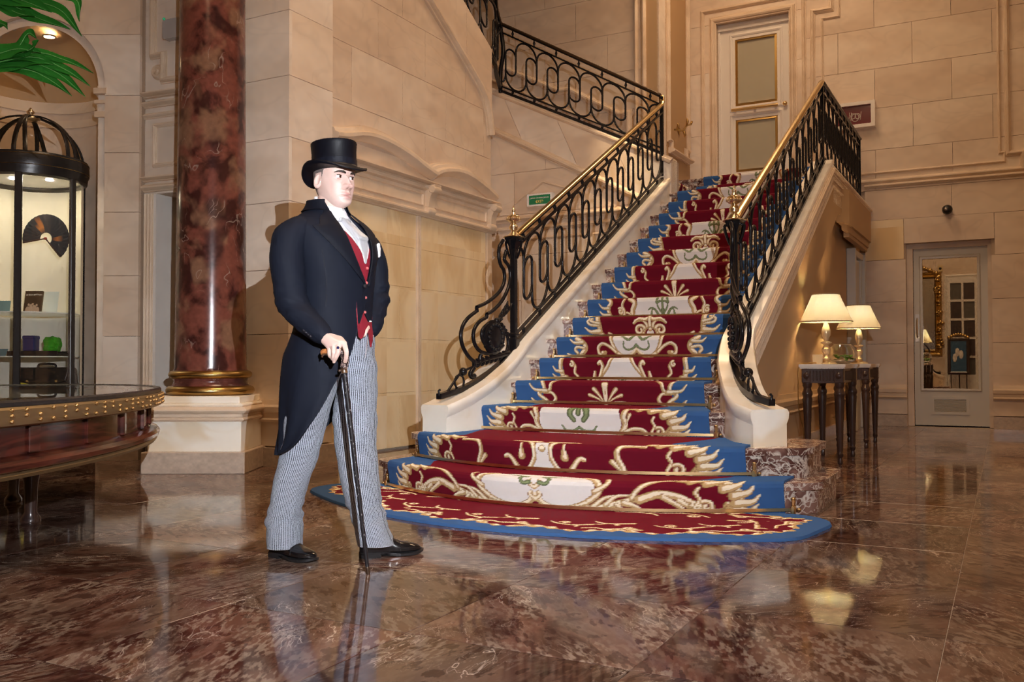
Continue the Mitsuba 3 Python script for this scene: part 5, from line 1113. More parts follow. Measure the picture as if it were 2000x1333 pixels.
# ---- head: a skull profile with the features raised on it
HC = np.array((-0.0044, 0.000, 1.6309)); HC[2] = 0; PHH = math.radians(47)
HF, HL = np.array([math.sin(PHH), math.cos(PHH), 0]), np.array([math.cos(PHH), -math.sin(PHH), 0])
def head_pt(x, y, z): return HC+np.asarray(x)[..., None]*HL+np.asarray(y)[..., None]*HF+np.asarray(z)[..., None]*_z
ZF = np.array([1.494, 1.500, 1.508, 1.52, 1.535, 1.55, 1.57, 1.60, 1.631, 1.65, 1.68, 1.71, 1.74, 1.752])
YF = np.array([.050, .074, .085, .089, .087, .087, .086, .087, .087, .091, .090, .075, .040, .004])
YB = np.array([-.02, -.035, -.045, -.052, -.062, -.07, -.08, -.092, -.096, -.097, -.095, -.080, -.05, -.004])
HW = np.array([.018, .032, .042, .050, .058, .064, .0695, .074, .0765, .077, .075, .066, .040, .004])
def gs(x, m, s): return np.exp(-.5*((x-m)/s)**2)
def face_bump(x, z):
    a = np.abs(x); t = np.clip((1.628-z)/(1.628-1.584), 0, 1.); o = np.zeros_like(x)
    ridge = np.where(z > 1.584, .0285*t**.9, .0285*np.clip((z-1.566)/(1.584-1.566), 0, 1)**.5)
    o += ridge*np.exp(-.5*(x/(.0070+.0062*t))**2)
    o += .0110*gs(a, .0150, .0058)*gs(z, 1.5785, .0070)
    o -= .0150*gs(a, .033, .0150)*gs(z, 1.6185, .0100)
    o += .0045*gs(a, .030, .018)*gs(z, 1.6375, .0065)
    o += .0045*gs(a, .052, .016)*gs(z, 1.592, .016)
    o += .0085*gs(x, 0, .0135)*gs(z, 1.5480, .0046)-.0012*gs(x, 0, .004)*gs(z, 1.550, .003)
    o += .0090*gs(x, 0, .0120)*gs(z, 1.5330, .0052)
    o -= .0075*gs(x, 0, .0155)*gs(z, 1.5405, .0020)
    o -= .0040*gs(x, 0, .018)*gs(z, 1.522, .005)
    o += .0060*gs(x, 0, .016)*gs(z, 1.508, .009)
    o -= .0025*gs(x, 0, .0035)*gs(z, 1.559, .006)
    o -= .0030*gs(a, .024, .006)*gs(z, 1.560, .014)
    o -= .0030*gs(a, .047, .012)*gs(z, 1.548, .016)
    return o
def head_grid(npsi=190, nz=190, off=0.):
    zz = np.linspace(ZF[0], ZF[-1], nz); yf, yb, hw = np.interp(zz, ZF, YF), np.interp(zz, ZF, YB), np.interp(zz, ZF, HW)
    from scipy.ndimage import gaussian_filter1d as g1
    yf, yb, hw = [np.r_[g1(v, 3.2, mode='nearest')[:-3], v[-3:]] for v in (yf, yb, hw)]
    ps = np.linspace(-PI, PI, npsi, endpoint=False); ps = ps-.45*np.sin(ps)      # finer at the face
    c = (yf+yb)/2; d = (yf-yb)/2; e = 2/2.25
    sg = lambda v: np.sign(v)*np.abs(v)**e
    x = hw[:, None]*sg(np.sin(ps)); y = c[:, None]+d[:, None]*sg(np.cos(ps)); z = np.broadcast_to(zz[:, None], x.shape)
    front = np.clip((y-.02)/.04, 0, 1); b = face_bump(x, z)*front
    y = y+b*.95; x = x*(1+.0*b)
    return x*(1+off/.075), y*(1+off/.09), z+0*x
hx, hy, hz = head_grid()
H_ = head_pt(hx, hy, hz); hm = grid_mesh(H_, cv=True); n_ = len(hm.vertices); ns = H_.shape[1]; j = np.arange(ns); j2 = (j+1) % ns; o_ = (H_.shape[0]-1)*ns
hm = trimesh.Trimesh(np.vstack([hm.vertices, H_[0].mean(0), H_[-1].mean(0)]), np.vstack([hm.faces, np.stack([np.full(ns, n_), j2, j], 1), np.stack([np.full(ns, n_+1), o_+j, o_+j2], 1)]), process=False)
trimesh.repair.fix_normals(hm)
def to_man(m): return m3.Manifold(m3.Mesh(np.ascontiguousarray(m.vertices, dtype=np.float32), np.ascontiguousarray(m.faces, dtype=np.uint32)))
headman = to_man(hm); head = headman
def ear(s):
    e = m3.Manifold.sphere(1., 28).scale([.0085, .0185, .0335]); i = m3.Manifold.sphere(1., 24).scale([.007, .0115, .023]).translate([.0080*s, .002, .004])
    k = (e-i)+m3.Manifold.sphere(.006, 12).scale([.8, 1, 1.3]).translate([.002*s, .011, -.002])+m3.Manifold.sphere(.0075, 12).scale([.7, 1., 1.1]).translate([0, .004, -.025])
    k = k.rotate([-14, 0, 0]).rotate([0, 0, 30*s]); q = k.to_mesh(); v = q.vert_properties[:, :3]
    return m3.Manifold(m3.Mesh(np.ascontiguousarray(head_pt(v[:, 0]+s*.0790, v[:, 1]-.010, v[:, 2]+1.606), dtype=np.float32), np.ascontiguousarray(q.tri_verts[:, ::-1] if np.linalg.det(np.stack([HL, HF, _z])) < 0 else q.tri_verts, dtype=np.uint32)))
headm = head+ear(1)+ear(-1)
neck = chain([head_pt(np.array(0.), np.array(-.018), np.array(1.56)), np.array((-0.0284, 0.000, 1.4715)), np.array([-.03, 0, 1.41])], [.056, .058, .075], 32)
core = chain([(-.03, 0, 1.34), (-.01, 0, 1.12), (.0, -.01, .98)], [.09, .10, .08])
# ---- hands
def finger(pts, r): return chain(pts, r, 14)
R_wrist = np.array((0.0161, 0.285, 0.9332)); L_wrist = np.array([.137, -.05, .965])
KN = [np.array(p) for p in ((0.0402, 0.325, 0.8961), (0.0587, 0.338, 0.9018), (0.0806, 0.343, 0.9107), (0.0981, 0.335, 0.9109))]
MID = [np.array(p) for p in ((0.0422, 0.340, 0.8739), (0.0615, 0.352, 0.8738), (0.0789, 0.360, 0.8756), (0.1102, 0.352, 0.8797))]
MD2 = [np.array(p) for p in ((0.0418, 0.338, 0.8639), (0.0571, 0.345, 0.8579), (0.0690, 0.350, 0.8559), (0.1079, 0.345, 0.8579))]
TIP = [np.array(p) for p in ((0.0424, 0.326, 0.8580), (0.0512, 0.330, 0.8500), (0.0584, 0.336, 0.8400), (0.0998, 0.328, 0.8400))]
hand = m3.Manifold.batch_hull([m3.Manifold.sphere(r, 16).translate(p.tolist()) for p, r in ((R_wrist, .026), (KN[0], .0115), (KN[1], .012), (KN[2], .0125), (KN[3], .012), (np.array((0.0737, 0.290, 0.9270)), .015))])
for k in range(4): hand = hand+finger([KN[k]*.8+R_wrist*.2, KN[k], MID[k], MD2[k], TIP[k]], [.011, .0112, .0095, .0085, .0075] if k else [.010, .0100, .0082, .0074, .0066])
hand = hand+finger([R_wrist*.6+np.array((0.0719, 0.280, 0.9273))*.4, np.array((0.0709, 0.275, 0.9030)), np.array((0.0724, 0.272, 0.8828))], [.016, .0115, .0095])
handL = m3.Manifold.batch_hull([m3.Manifold.sphere(r, 16).translate([float(c) for c in p]) for p, r in ((L_wrist, .026), ((.10, -.05, .91), .018), ((.08, -.03, .89), .018), ((.09, -.08, .88), .02))])
handL = handL+finger([L_wrist, np.array((0.1363, 0.020, 0.9861)), np.array((0.1338, 0.045, 0.9657)), np.array((0.1299, 0.048, 0.9526))], [.018, .0125, .011, .009])
for k in range(4): handL = handL+finger([(.10-.008*k, -.06+.012*k, .90), (.09-.008*k, -.06+.012*k, .865), (.08-.008*k, -.05+.012*k, .835)], [.010, .0095, .008])
RS_, RE_ = np.array([-.150, .168, 1.375]), np.array((-0.1340, 0.190, 1.0626))
LS_, LE_ = np.array([.098, -.165, 1.375]), np.array((0.1564, -0.170, 1.1073))
armR = chain([RS_+[0, 0, -.03], RE_, R_wrist], [.035, .033, .024]); armL = chain([LS_+[0, 0, -.03], LE_, L_wrist], [.035, .033, .024])
shouR = chain([RS_+[.02, -.02, -.03], (-.03, 0, 1.36), LS_+[-.02, .02, -.03]], [.035, .07, .035])
legsc = chain([(-.06, .06, .90), (-0.1329, 0.040, 0.4558), (-0.2160, -0.035, 0.1071)], [.05, .045, .035])+chain([(.06, -.06, .86), (0.0865, -0.070, 0.4451), (0.1554, -0.070, 0.0896)], [.04, .04, .03])
body = headm+neck+core+shouR+armR+armL+legsc
bm_ = to_tri(body)
hd = soft(hand+handL, .0035, 6)
bv = np.vstack([bm_.vertices]); 
try:
    full = body+to_man(trimesh.Trimesh(hd.vertices, hd.faces)); fm = to_tri(full)
    assert len(fm.vertices) > 1000
except Exception: fm = cat(bm_, hd)
v = fm.vertices; rel = v-HC; lx, ly, lz = rel@HL, rel@HF, rel[:, 2]
SK = np.array((.60, .425, .365)); col = np.tile(SK, (len(v), 1))
fr_m = (ly > .05) & (lz > 1.49) & (lz < 1.76)
def tint(mask, c, a): col[:] = np.where(True, col*(1-(mask*a)[:, None])+np.array(c)*(mask*a)[:, None], col)
tint(fr_m*gs(lx, 0, .0125)*np.clip(gs(lz, 1.5480, .0036)+gs(lz, 1.5330, .0044), 0, 1), (.42, .17, .16), .85)
tint(fr_m*gs(lx, 0, .0145)*gs(lz, 1.5405, .0014), (.20, .06, .05), .8)
tint(fr_m*gs(np.abs(lx), .048, .020)*gs(lz, 1.580, .020), (.66, .38, .33), .35)
tint(fr_m*gs(lx, 0, .016)*gs(lz, 1.582, .009), (.62, .34, .29), .5)
tint(fr_m*gs(np.abs(lx), .0075, .0028)*gs(lz, 1.5695, .0020), (.14, .05, .04), .8)
tint((lz > 1.49)*np.clip(gs(lz, 1.512, .020), 0, 1)*(ly > .0)*1., (.52, .39, .35), .3)
part(MAN, 'body', wm(fm), 'mat_skin', True, color=col)
# eyes, lids, brows
for s in (-1, 1):
    e0 = head_pt(np.array(s*.0315), np.array(.0685), np.array(1.6190)); g_ = HF*.97+HL*.20+_z*.03; g_ /= np.linalg.norm(g_)
    m = trimesh.creation.icosphere(4, .0128); d = m.vertices/.0128; an = np.arccos(np.clip(d@g_, -1, 1)); c = np.tile((.72, .68, .66), (len(d), 1)); c[an < .50] = (.075, .032, .016); c[an < .22] = (.004, .004, .005); c[(an > .46) & (an < .54)] = (.03, .015, .01)
    m.apply_translation(e0); part(MAN, 'eye', wm(m), 'mat_eye', True, color=c)
    t = np.linspace(-1.15, 1.15, 15)
    for up, k in ((1, 1.), (-1, .9)):
        rows = []
        for el in np.linspace((.47 if up > 0 else -.52), (1.35 if up > 0 else -1.35), 7):
            r = .0141; rows.append(np.stack([r*np.sin(t)*math.cos(el), r*np.cos(t)*math.cos(el)*1.0, np.full(15, r*math.sin(el))], -1))
        q = np.array(rows); P = e0+q[..., :1]*HL+q[..., 1:2]*HF+q[..., 2:]*_z; m = grid_mesh(P)
        part(MAN, 'eyelid', wm(m), 'mat_skin_plain', True)
        if up > 0: part(MAN, 'eyelash', wm(tube(P[0]+HF*.0006, .0013, 5)), 'mat_hair', True)
    bp_ = spline([(s*.013, .0925, 1.6345), (s*.026, .0915, 1.6385), (s*.041, .0800, 1.6400), (s*.053, .0655, 1.6350)], 14)
    part(MAN, 'eyebrow', wm(tube(head_pt(bp_[:, 0], bp_[:, 1]+.0025, bp_[:, 2]), 1.25*np.array([.0022, .003, .0034, .0036, .0036, .0035, .0034, .0032, .003, .0027, .0024, .002, .0016, .001]), 6)), 'mat_hair', True)
ox, oy, oz = head_grid(260, 260, .0028)
hp = head_pt(ox, oy, oz); hair = grid_mesh(hp, cv=True); fc = hair.triangles_center-HC; a_, b_, c_ = fc@HL, fc@HF, fc[:, 2]
keep = (c_ > 1.60-.03*(b_ < -.02)-.02*(b_ < -.05)) & (b_ < .026-.35*np.clip(1.650-c_, 0, 1)) & ~((np.abs(a_) > .06) & (b_ > -.032) & (b_ < .014) & (c_ < 1.640))
hair = trimesh.Trimesh(hair.vertices, hair.faces[keep], process=False)
part(MAN, 'hair', wm(hair), 'mat_hair_short', True)

# ---- top hat
ht = []
ps = np.arange(72)*2*PI/72
def hat_ring(rl, rf, z, dip=0., curl=0.):
    x, y = rl*np.sin(ps), rf*np.cos(ps)-.004; zz = z+dip*np.cos(ps)**2*np.where(np.cos(ps) > 0, .45, 1.15)+curl*np.sin(ps)**2
    zz = zz+.045*y; return head_pt(x, y-.05*(zz-1.68), zz)
rings = [hat_ring(.078, .094, 1.652, -.004), hat_ring(.094, .106, 1.657, -.010, .002), hat_ring(.112, .128, 1.657, -.024, .008), hat_ring(.126, .148, 1.650, -.036, .020), hat_ring(.130, .1545, 1.652, -.038, .026), hat_ring(.1285, .152, 1.658, -.037, .026), hat_ring(.117, .133, 1.664, -.024, .014), hat_ring(.096, .110, 1.667, -.010, .004), hat_ring(.0905, .106, 1.676)]
part(MAN, 'hat', wm(grid_mesh(np.array(rings+[hat_ring(.0895, .105, 1.702), hat_ring(.0895, .104, 1.732), hat_ring(.0915, .107, 1.760), hat_ring(.0925, .108, 1.771), hat_ring(.0905, .106, 1.776), hat_ring(.06, .07, 1.778), hat_ring(.002, .002, 1.7785)]), cv=True)), 'mat_hat', 50)
part(MAN, 'hat_band', wm(grid_mesh(np.array([hat_ring(.0925, .1078, 1.672), hat_ring(.0918, .1072, 1.674), hat_ring(.0914, .1066, 1.698), hat_ring(.0895, .105, 1.699)]), cv=True)), 'mat_hat_band', 30)

# ---- tailcoat: one shell from collar to tails, measured as rings round the body
RZ = np.array([.440, .55, .70, .856, .92, .985, 1.08, 1.155, 1.27, 1.345, 1.395, 1.425, 1.452, 1.482, 1.52, 1.54])
RA = np.array([.186, .186, .187, .188, .182, .174, .171, .176, .198, .214, .216, .192, .145, .096, .078, .077])
RB = np.array([.160, .163, .166, .166, .156, .146, .140, .143, .150, .140, .116, .098, .088, .080, .076, .076])
RU = np.array([-.064, -.060, -.052, -.036, -.022, -.010, -.002, .0, -.005, -.012, -.020, -.027, -.035, -.040, -.040, -.040])
RW = np.array([-.02, -.02, -.01, .0, .0, .0, 0, 0, 0, 0, 0, 0, 0, 0, 0, 0])
from scipy.interpolate import PchipInterpolator as PCH
fA, fB, fU, fWn = [PCH(RZ, q) for q in (RA, RB, RU, RW)]
def surf(psi, z, off=0.):
    psi, z = np.broadcast_arrays(np.asarray(psi, float), np.asarray(z, float)); e = 2/2.15
    s, c = np.sin(psi), np.cos(psi); s, c = np.sign(s)*np.abs(s)**e, np.sign(c)*np.abs(c)**e
    sh = np.exp(-.5*((z-1.42)/.03)**2); lift = off*.8*sh
    return np.stack([fU(z), fWn(z), z*1.], -1)+((fA(z)+off)*s)[..., None]*LF+((fB(z)+off)*c)[..., None]*FW+lift[..., None]*_z
PS = np.radians(np.linspace(-150, 40, 400))
def psi_u(u, z):
    q = surf(PS, np.full(400, z))[:, 0]; return float(np.interp(u, q[:np.argmax(q)+1][np.argmin(q):] if False else q[np.argmin(q):np.argmax(q)+1], PS[np.argmin(q):np.argmax(q)+1]))
EDGE = [(-0.0328, 1.5152), (-0.0153, 1.4846), (0.0021, 1.4519), (0.0371, 1.4017), (0.0720, 1.3471), (0.0938, 1.2925), (0.1157, 1.2270), (0.1331, 1.1615), (0.1375, 1.1069), (0.1331, 1.0698), (0.1113, 0.9868), (0.1047, 0.9541), (0.0785, 0.8558), (0.0283, 0.7576), (-0.0328, 0.6375), (-0.0765, 0.5720), (-0.1158, 0.5152), (-0.1551, 0.4803), (-0.1944, 0.4606), (-0.2249, 0.4497)]
EZ = np.array([e[1] for e in EDGE]); EP = np.array([psi_u(e[0], e[1]) for e in EDGE])
o = np.argsort(EZ); edgeR = PCH(EZ[o], EP[o])
def edgeL(z): # the other front edge mirrors it about the breast button
    z = np.asarray(z, float); e0 = float(edgeR(1.155)); up = e0+(e0-edgeR(z))*np.where(z > 1.155, .55, 1.7); return up+.05
zt = np.r_[np.linspace(.4495, 1.16, 84), np.linspace(1.17, 1.515, 60)]
rw = np.random.default_rng(5)
def coat_grid(off):
    rows = []
    for z in zt:
        z0 = max(z, .4501); a, b = float(edgeR(z0)), float(edgeL(z0))-2*PI; ps_ = a+(b-a)*np.linspace(0, 1, 150); rows.append(surf(ps_, np.full(150, z), off))
    P = np.array(rows)
    # soft drapery: long vertical waves in the skirts, cross folds at the waist
    t = np.clip((1.0-P[..., 2])/.5, 0, 1); an = np.linspace(0, 1, 150)[None]
    wv = .006*t*np.sin(an*34+2*t)+.010*t*np.sin(an*13+1)
    fo = (meshkit.fbm(P*[9, 9, 14], 3, 2)-.5)*.010*np.exp(-((P[..., 2]-1.1)/.18)**2)
    dirn = P-np.stack([fU(np.clip(P[..., 2], .44, 1.54)), fWn(np.clip(P[..., 2], .44, 1.54)), P[..., 2]], -1); dirn /= np.linalg.norm(dirn, axis=-1, keepdims=True)+1e-9
    seam = -.0018*np.exp(-((P[..., 2]-1.055)/.004)**2)
    return P+dirn*(wv+fo+seam)[..., None]
def shell(Po, Pi):
    nu, nv = Po.shape[:2]; a = grid_mesh(Po); b = grid_mesh(Pi, flip=True); ring = []
    loop = [(0, j) for j in range(nv)]+[(i, nv-1) for i in range(1, nu)]+[(nu-1, j) for j in range(nv-2, -1, -1)]+[(i, 0) for i in range(nu-2, 0, -1)]
    I = np.array([i*nv+j for i, j in loop]); J = np.roll(I, -1); N = nu*nv
    f = np.vstack([a.faces, b.faces+N, np.stack([I, I+N, J+N], 1), np.stack([I, J+N, J], 1)])
    m = trimesh.Trimesh(np.vstack([a.vertices, b.vertices]), f, process=False)
    if m.volume < 0: m.invert()
    return m
COAT = part(MAN, 'tailcoat', wm(shell(coat_grid(0.), coat_grid(-.007))), 'mat_navy', 50)
def sleeve(pts, rad, seed):
    m = to_tri(chain(pts, rad, 26).refine_to_length(.009)); m.merge_vertices(); trimesh.smoothing.filter_taubin(m, .5, -.52, 22)
    v = m.vertices; nn = m.vertex_normals; el = np.array(pts[len(pts)//2]); d = np.linalg.norm(v-el, axis=1)
    ax = np.array(pts[-1])-np.array(pts[0]); ax /= np.linalg.norm(ax); t = (v-el)@ax
    f = (meshkit.fbm(v*[20, 20, 34], 3, seed)-.5)*.020*np.exp(-(d/.13)**2)+.0045*np.sin(t*95+3*meshkit.noise(v*14, seed))*np.exp(-(d/.10)**2)+(meshkit.fbm(v*[7, 7, 9], 2, seed+3)-.5)*.010
    return trimesh.Trimesh(v+nn*f[:, None], m.faces, process=False)
cuffR = R_wrist+(RE_-R_wrist)*.10; cuffL = L_wrist+(LE_-L_wrist)*.10
sR = [RS_+[.03, -.02, .012], RS_+[-.010, .0, -.03], (RS_+RE_)/2+[-.022, .01, .03], RE_+[-.006, .0, .01], (RE_*.5+cuffR*.5)+[0, .0, -.004], cuffR]
sL = [LS_+[-.03, .02, .012], LS_+[.012, .0, -.03], (LS_+LE_)/2+[.012, -.01, .03], LE_, (LE_+cuffL)/2, cuffL]
part(COAT, 'sleeve', wm(sleeve(sR, [.062, .071, .071, .064, .056, .043], 11)), 'mat_navy', True)
part(COAT, 'sleeve', wm(sleeve(sL, [.060, .064, .060, .054, .050, .044], 17)), 'mat_navy', True)
for k in range(4):
    t = .93-.07*k; c = cuffR*t+RE_*(1-t); ax = (cuffR-RE_)/np.linalg.norm(cuffR-RE_); nrm = np.array([-.25, .80, -.55]); nrm -= ax*(nrm@ax); nrm /= np.linalg.norm(nrm)
    part(COAT, 'cuff_button', wm(ball(c+nrm*(.046+.013*(1-t)), (.0068, .0068, .0068), 1)), 'mat_button', True)
# lapels and collar
def strip(za, zb, inner, outer, off, n=40, m=9, lift=.006):
    z = np.linspace(za, zb, n); rows = []
    for q in z:
        a, b = inner(q), outer(q); u = np.linspace(a, b, m); rows.append(surf(u, np.full(m, q), off+lift*np.sin(np.linspace(0, PI, m))*.5))
    P = np.array(rows); return shell(P, P-(P-np.array([-.01, 0, 0])*0-np.stack([fU(P[..., 2]), fWn(P[..., 2]), P[..., 2]], -1))*.035)
LZ = np.array([1.158, 1.19, 1.23, 1.28, 1.33, 1.372, 1.392, 1.394, 1.43, 1.46, 1.50]); LW = np.array([.0, .10, .20, .33, .47, .62, .70, .50, .42, .30, .25])
lw = lambda z: float(np.interp(z, LZ, LW))
part(COAT, 'lapel', wm(strip(1.158, 1.47, lambda z: float(edgeR(z)), lambda z: float(edgeR(z))-lw(z), .009)), 'mat_navy_satin', 40)
part(COAT, 'lapel', wm(strip(1.158, 1.47, lambda z: float(edgeL(z)), lambda z: float(edgeL(z))+lw(z)*.9, .009)), 'mat_navy_satin', 40)
cz = np.linspace(1.474, 1.523, 10); rows = []
for q in cz:
    a, b = float(edgeR(min(q, 1.51)))-.02, float(edgeL(min(q, 1.51)))-2*PI+.02; rows.append(surf(a+(b-a)*np.linspace(0, 1, 90), np.full(90, q), .010-.004*(q-1.474)/.049))
cp = np.array(rows); part(COAT, 'collar', wm(shell(cp, cp*.97+np.stack([fU(cp[..., 2]), fWn(cp[..., 2]), cp[..., 2]], -1)*.03)), 'mat_navy_satin', 40)
bt = surf(float(edgeR(1.155))-.05, 1.157, .006); part(COAT, 'button', wm(ball(bt, (.010, .010, .010), 2)), 'mat_button', True)
for dz in (-.012, 0): 
    pass
# dart and waist seams
zz_ = np.linspace(1.06, 1.30, 20); part(COAT, 'dart_seam', wm(tube(surf(np.full(20, math.radians(-52))+.08*(zz_-1.06), zz_, .0005), .0011, 5)), 'mat_black', True)
# pocket square
pk = surf(np.radians([38, 46, 46, 39]), np.array([1.325, 1.33, 1.29, 1.285]), .012)
pts_ = []
for c, r in ((surf(math.radians(41), 1.300, .010), .009), (surf(math.radians(37), 1.345, .016), .006), (surf(math.radians(43), 1.350, .016), .006), (surf(math.radians(47), 1.335, .014), .006)): pts_.append(m3.Manifold.sphere(r, 12).translate(c.tolist()))
part(MAN, 'pocket_square', wm(to_tri(m3.Manifold.batch_hull([pts_[0], pts_[1]])+m3.Manifold.batch_hull([pts_[0], pts_[2]])+m3.Manifold.batch_hull([pts_[0], pts_[3]]))), 'mat_white_cotton', 30)
# ---- waistcoat, shirt, cravat
def patch(psis, zlo, zhi, off, n=46, m=40, low=0):
    u = np.radians(np.linspace(psis[0], psis[1], n)); rows = []
    for t in np.linspace(0, 1, m): z = np.array([zlo(math.degrees(a)) for a in u])*(1-t)+np.array([zhi(math.degrees(a)) for a in u])*t; rows.append(surf(u, z, off+.014*np.clip((1.03-z)/.08, 0, 1)*low))
    P = np.array(rows); return shell(P, P*.985+np.stack([fU(P[..., 2]), fWn(P[..., 2]), P[..., 2]], -1)*.015)
E0 = math.degrees(float(edgeR(1.155)))+3
wlo = lambda a: .985-.085*math.exp(-((a-(E0+16))/8)**2)-.05*math.exp(-((a-(E0-9))/8)**2)
whi = lambda a: min(1.43, 1.255+.0052*abs(a-E0)**1.08)
part(MAN, 'waistcoat', wm(patch((-75, 78), lambda a: (max(wlo(a), .895) if -14 < a-E0 < 34 else 1.06), whi, -.0035, low=1)), 'mat_red_wool', 40)
for k in range(4): 
    c = surf(math.radians(E0+1), 1.235-.062*k, -.0015); part(MAN, 'waistcoat_button', wm(ball(c, (.0065, .0065, .0065), 1)), 'mat_red_button', True)
c = surf(math.radians(E0+15), 1.012, .003); part(MAN, 'waistcoat_button', wm(ball(c, (.007, .006, .004), 1)), 'mat_white', True)
part(MAN, 'shirt', wm(patch((-80, 80), lambda a: 1.17, lambda a: 1.495, -.0085)), 'mat_white_cotton', 40)
n = 44; a0, a1 = math.radians(-150), math.radians(150); NCt = np.array((-0.0241, 0.000, 1.5108))
def collar_ring(r, z, tilt=.0, a=None):
    t = np.linspace(-PI*.94, PI*.94, n) if a is None else a
    return np.stack([NCt[0]-.003+r*(np.sin(t)*LF[0]-np.cos(t)*FW[0]*0+np.cos(t)*FW[0]), NCt[1]+r*(np.sin(t)*LF[1]+np.cos(t)*FW[1]), z-.036*np.cos(t)], -1)
t = np.linspace(.12, 2*PI-.12, n)
Cc = np.array([collar_ring(.070, 1.462, a=t), collar_ring(.067, 1.490, a=t), collar_ring(.0645, 1.518, a=t)])
part(MAN, 'shirt_collar', wm(shell(Cc, Cc*[.97, .97, 1]+np.array([NCt[0], NCt[1], 0])*[.03, .03, 0])), 'mat_white_cotton', 40)
for s in (-1, 1):
    q = [collar_ring(.0675, 1.517, a=np.array([s*.10]))[0], collar_ring(.069, 1.510, a=np.array([s*.85]))[0], collar_ring(.086, 1.470, a=np.array([s*.50]))[0], collar_ring(.079, 1.482, a=np.array([s*.12]))[0]]
    part(MAN, 'collar_wing', wm(to_tri(m3.Manifold.batch_hull([m3.Manifold.sphere(.0022, 8).translate(p.tolist()) for p in q]))), 'mat_white_cotton', 30)
kn = collar_ring(.082, 1.478, a=np.array([.0]))[0]
tie = [m3.Manifold.batch_hull([m3.Manifold.sphere(r, 14).translate([float(x) for x in p]) for p, r in ((kn+[0, 0, -.004], .013), (surf(math.radians(E0-8), 1.36, .0), .018), (surf(math.radians(E0+2), 1.36, .0), .018))]),
       m3.Manifold.batch_hull([m3.Manifold.sphere(r, 14).translate([float(x) for x in p]) for p, r in ((surf(math.radians(E0-9), 1.365, -.002), .016), (surf(math.radians(E0+4), 1.365, -.002), .016), (surf(math.radians(E0-2), 1.262, -.010), .012))])]
part(MAN, 'cravat', wm(to_tri((tie[0]+tie[1]).refine_to_length(.012))), 'mat_grey_silk', 50)
for q, (a, b) in enumerate((((.030, .0), (.044, -.016)), ((.028, -.010), (.044, -.028)), ((-.018, .0), (-.026, -.012)))):
    p0 = kn+[0, 0, -.002]+FW*.004; p1 = kn+LF*a[0]+_z*a[1]+FW*.006; p2 = kn+LF*b[0]+_z*b[1]+FW*.002
    part(MAN, 'cravat_wing', wm(to_tri(m3.Manifold.batch_hull([m3.Manifold.sphere(r, 12).translate(p.tolist()) for p, r in ((p0, .006), (p1, .007), (p2, .004))]))), 'mat_grey_silk', 40)
# ---- striped trousers
def leg_tube(st, seed, knee):
    st = np.array([(*c, h, d) for c, h, d in st]); k = np.r_[0, np.cumsum(np.linalg.norm(np.diff(st[:, :3], axis=0), axis=1))]; f = PCH(k, st, axis=0); t = np.linspace(0, k[-1], 120); q = f(t); nn_ = 96
    a = np.linspace(0, 2*PI, nn_+1); ax = np.cos(a); ay = np.sin(a); e = 2/2.25; sx, sy = np.sign(ax)*np.abs(ax)**e, np.sign(ay)*np.abs(ay)**e
    side = np.array([.90, .25, 0]); side /= np.linalg.norm(side); fw_ = np.array([-side[1], side[0], 0])
    P = q[:, None, :3]+q[:, 3, None, None]*sx[None, :, None]*side+q[:, 4, None, None]*sy[None, :, None]*fw_
    c = P-q[:, None, :3]; c /= np.linalg.norm(c, axis=-1, keepdims=True)+1e-9; z = P[..., 2]
    w = (meshkit.fbm(P*[11, 11, 17], 3, seed)-.5)*(.006+.022*np.exp(-((z-.17)/.07)**2)+.014*np.exp(-((z-knee)/.10)**2)+.014*np.exp(-((z-.84)/.08)**2))
    w += .0045*np.sin(z*105+2.6*np.cos(a+seed)[None]+4*meshkit.noise(P*8, seed))*np.exp(-((z-.19)/.06)**2)
    w[:, -1] = w[:, 0]
    P = P+c*w[..., None]
    uv = np.stack([np.broadcast_to(a/(2*PI), z.shape), np.broadcast_to((t/k[-1])[:, None], z.shape)], -1)
    Pi = P-c*.006; m = shell(P, Pi); return m, np.vstack([uv.reshape(-1, 2)]*2)
TR_ = thing_key = None
sR_ = [((-0.0101, 0.060, 1.0017), .080, .09), ((-0.0337, 0.060, 0.8770), .088, .095), ((-0.0692, 0.055, 0.7587), .090, .098), ((-0.1052, 0.048, 0.6291), .086, .095), ((-0.1540, 0.014, 0.4250), .078, .078), ((-0.1856, 0.000, 0.3318), .073, .076), ((-0.2060, -0.012, 0.2471), .068, .078), ((-0.2209, -0.028, 0.1567), .0715, .082), ((-0.2218, -0.045, 0.0478), .0690, .084)]
sL_ = [((0.0669, -0.055, 1.0067), .085, .09), ((0.0691, -0.055, 0.8783), .090, .095), ((0.0834, -0.062, 0.7697), .083, .092), ((0.0717, -0.066, 0.5920), .092, .092), ((0.0846, -0.068, 0.4164), .084, .090), ((0.1110, -0.070, 0.2384), .075, .085), ((0.1362, -0.072, 0.1492), .069, .082), ((0.1658, -0.075, 0.0508), .0775, .086)]
tm1, uv1 = leg_tube(sR_, 3, .50); tm2, uv2 = leg_tube(sL_, 9, .56)
TRK = num(f'{MAN}__trousers'); mt_ = cat(tm1, tm2)
scene[TRK] = mikit.ply(wm(mt_), 'mat_stripes', True, uv=np.vstack([uv1, uv2]))
zt_ = [np.array(p) for p in ((0.0548, 0.050, 0.7435), (0.1165, 0.045, 0.7649), (0.1731, -0.010, 0.8231))]

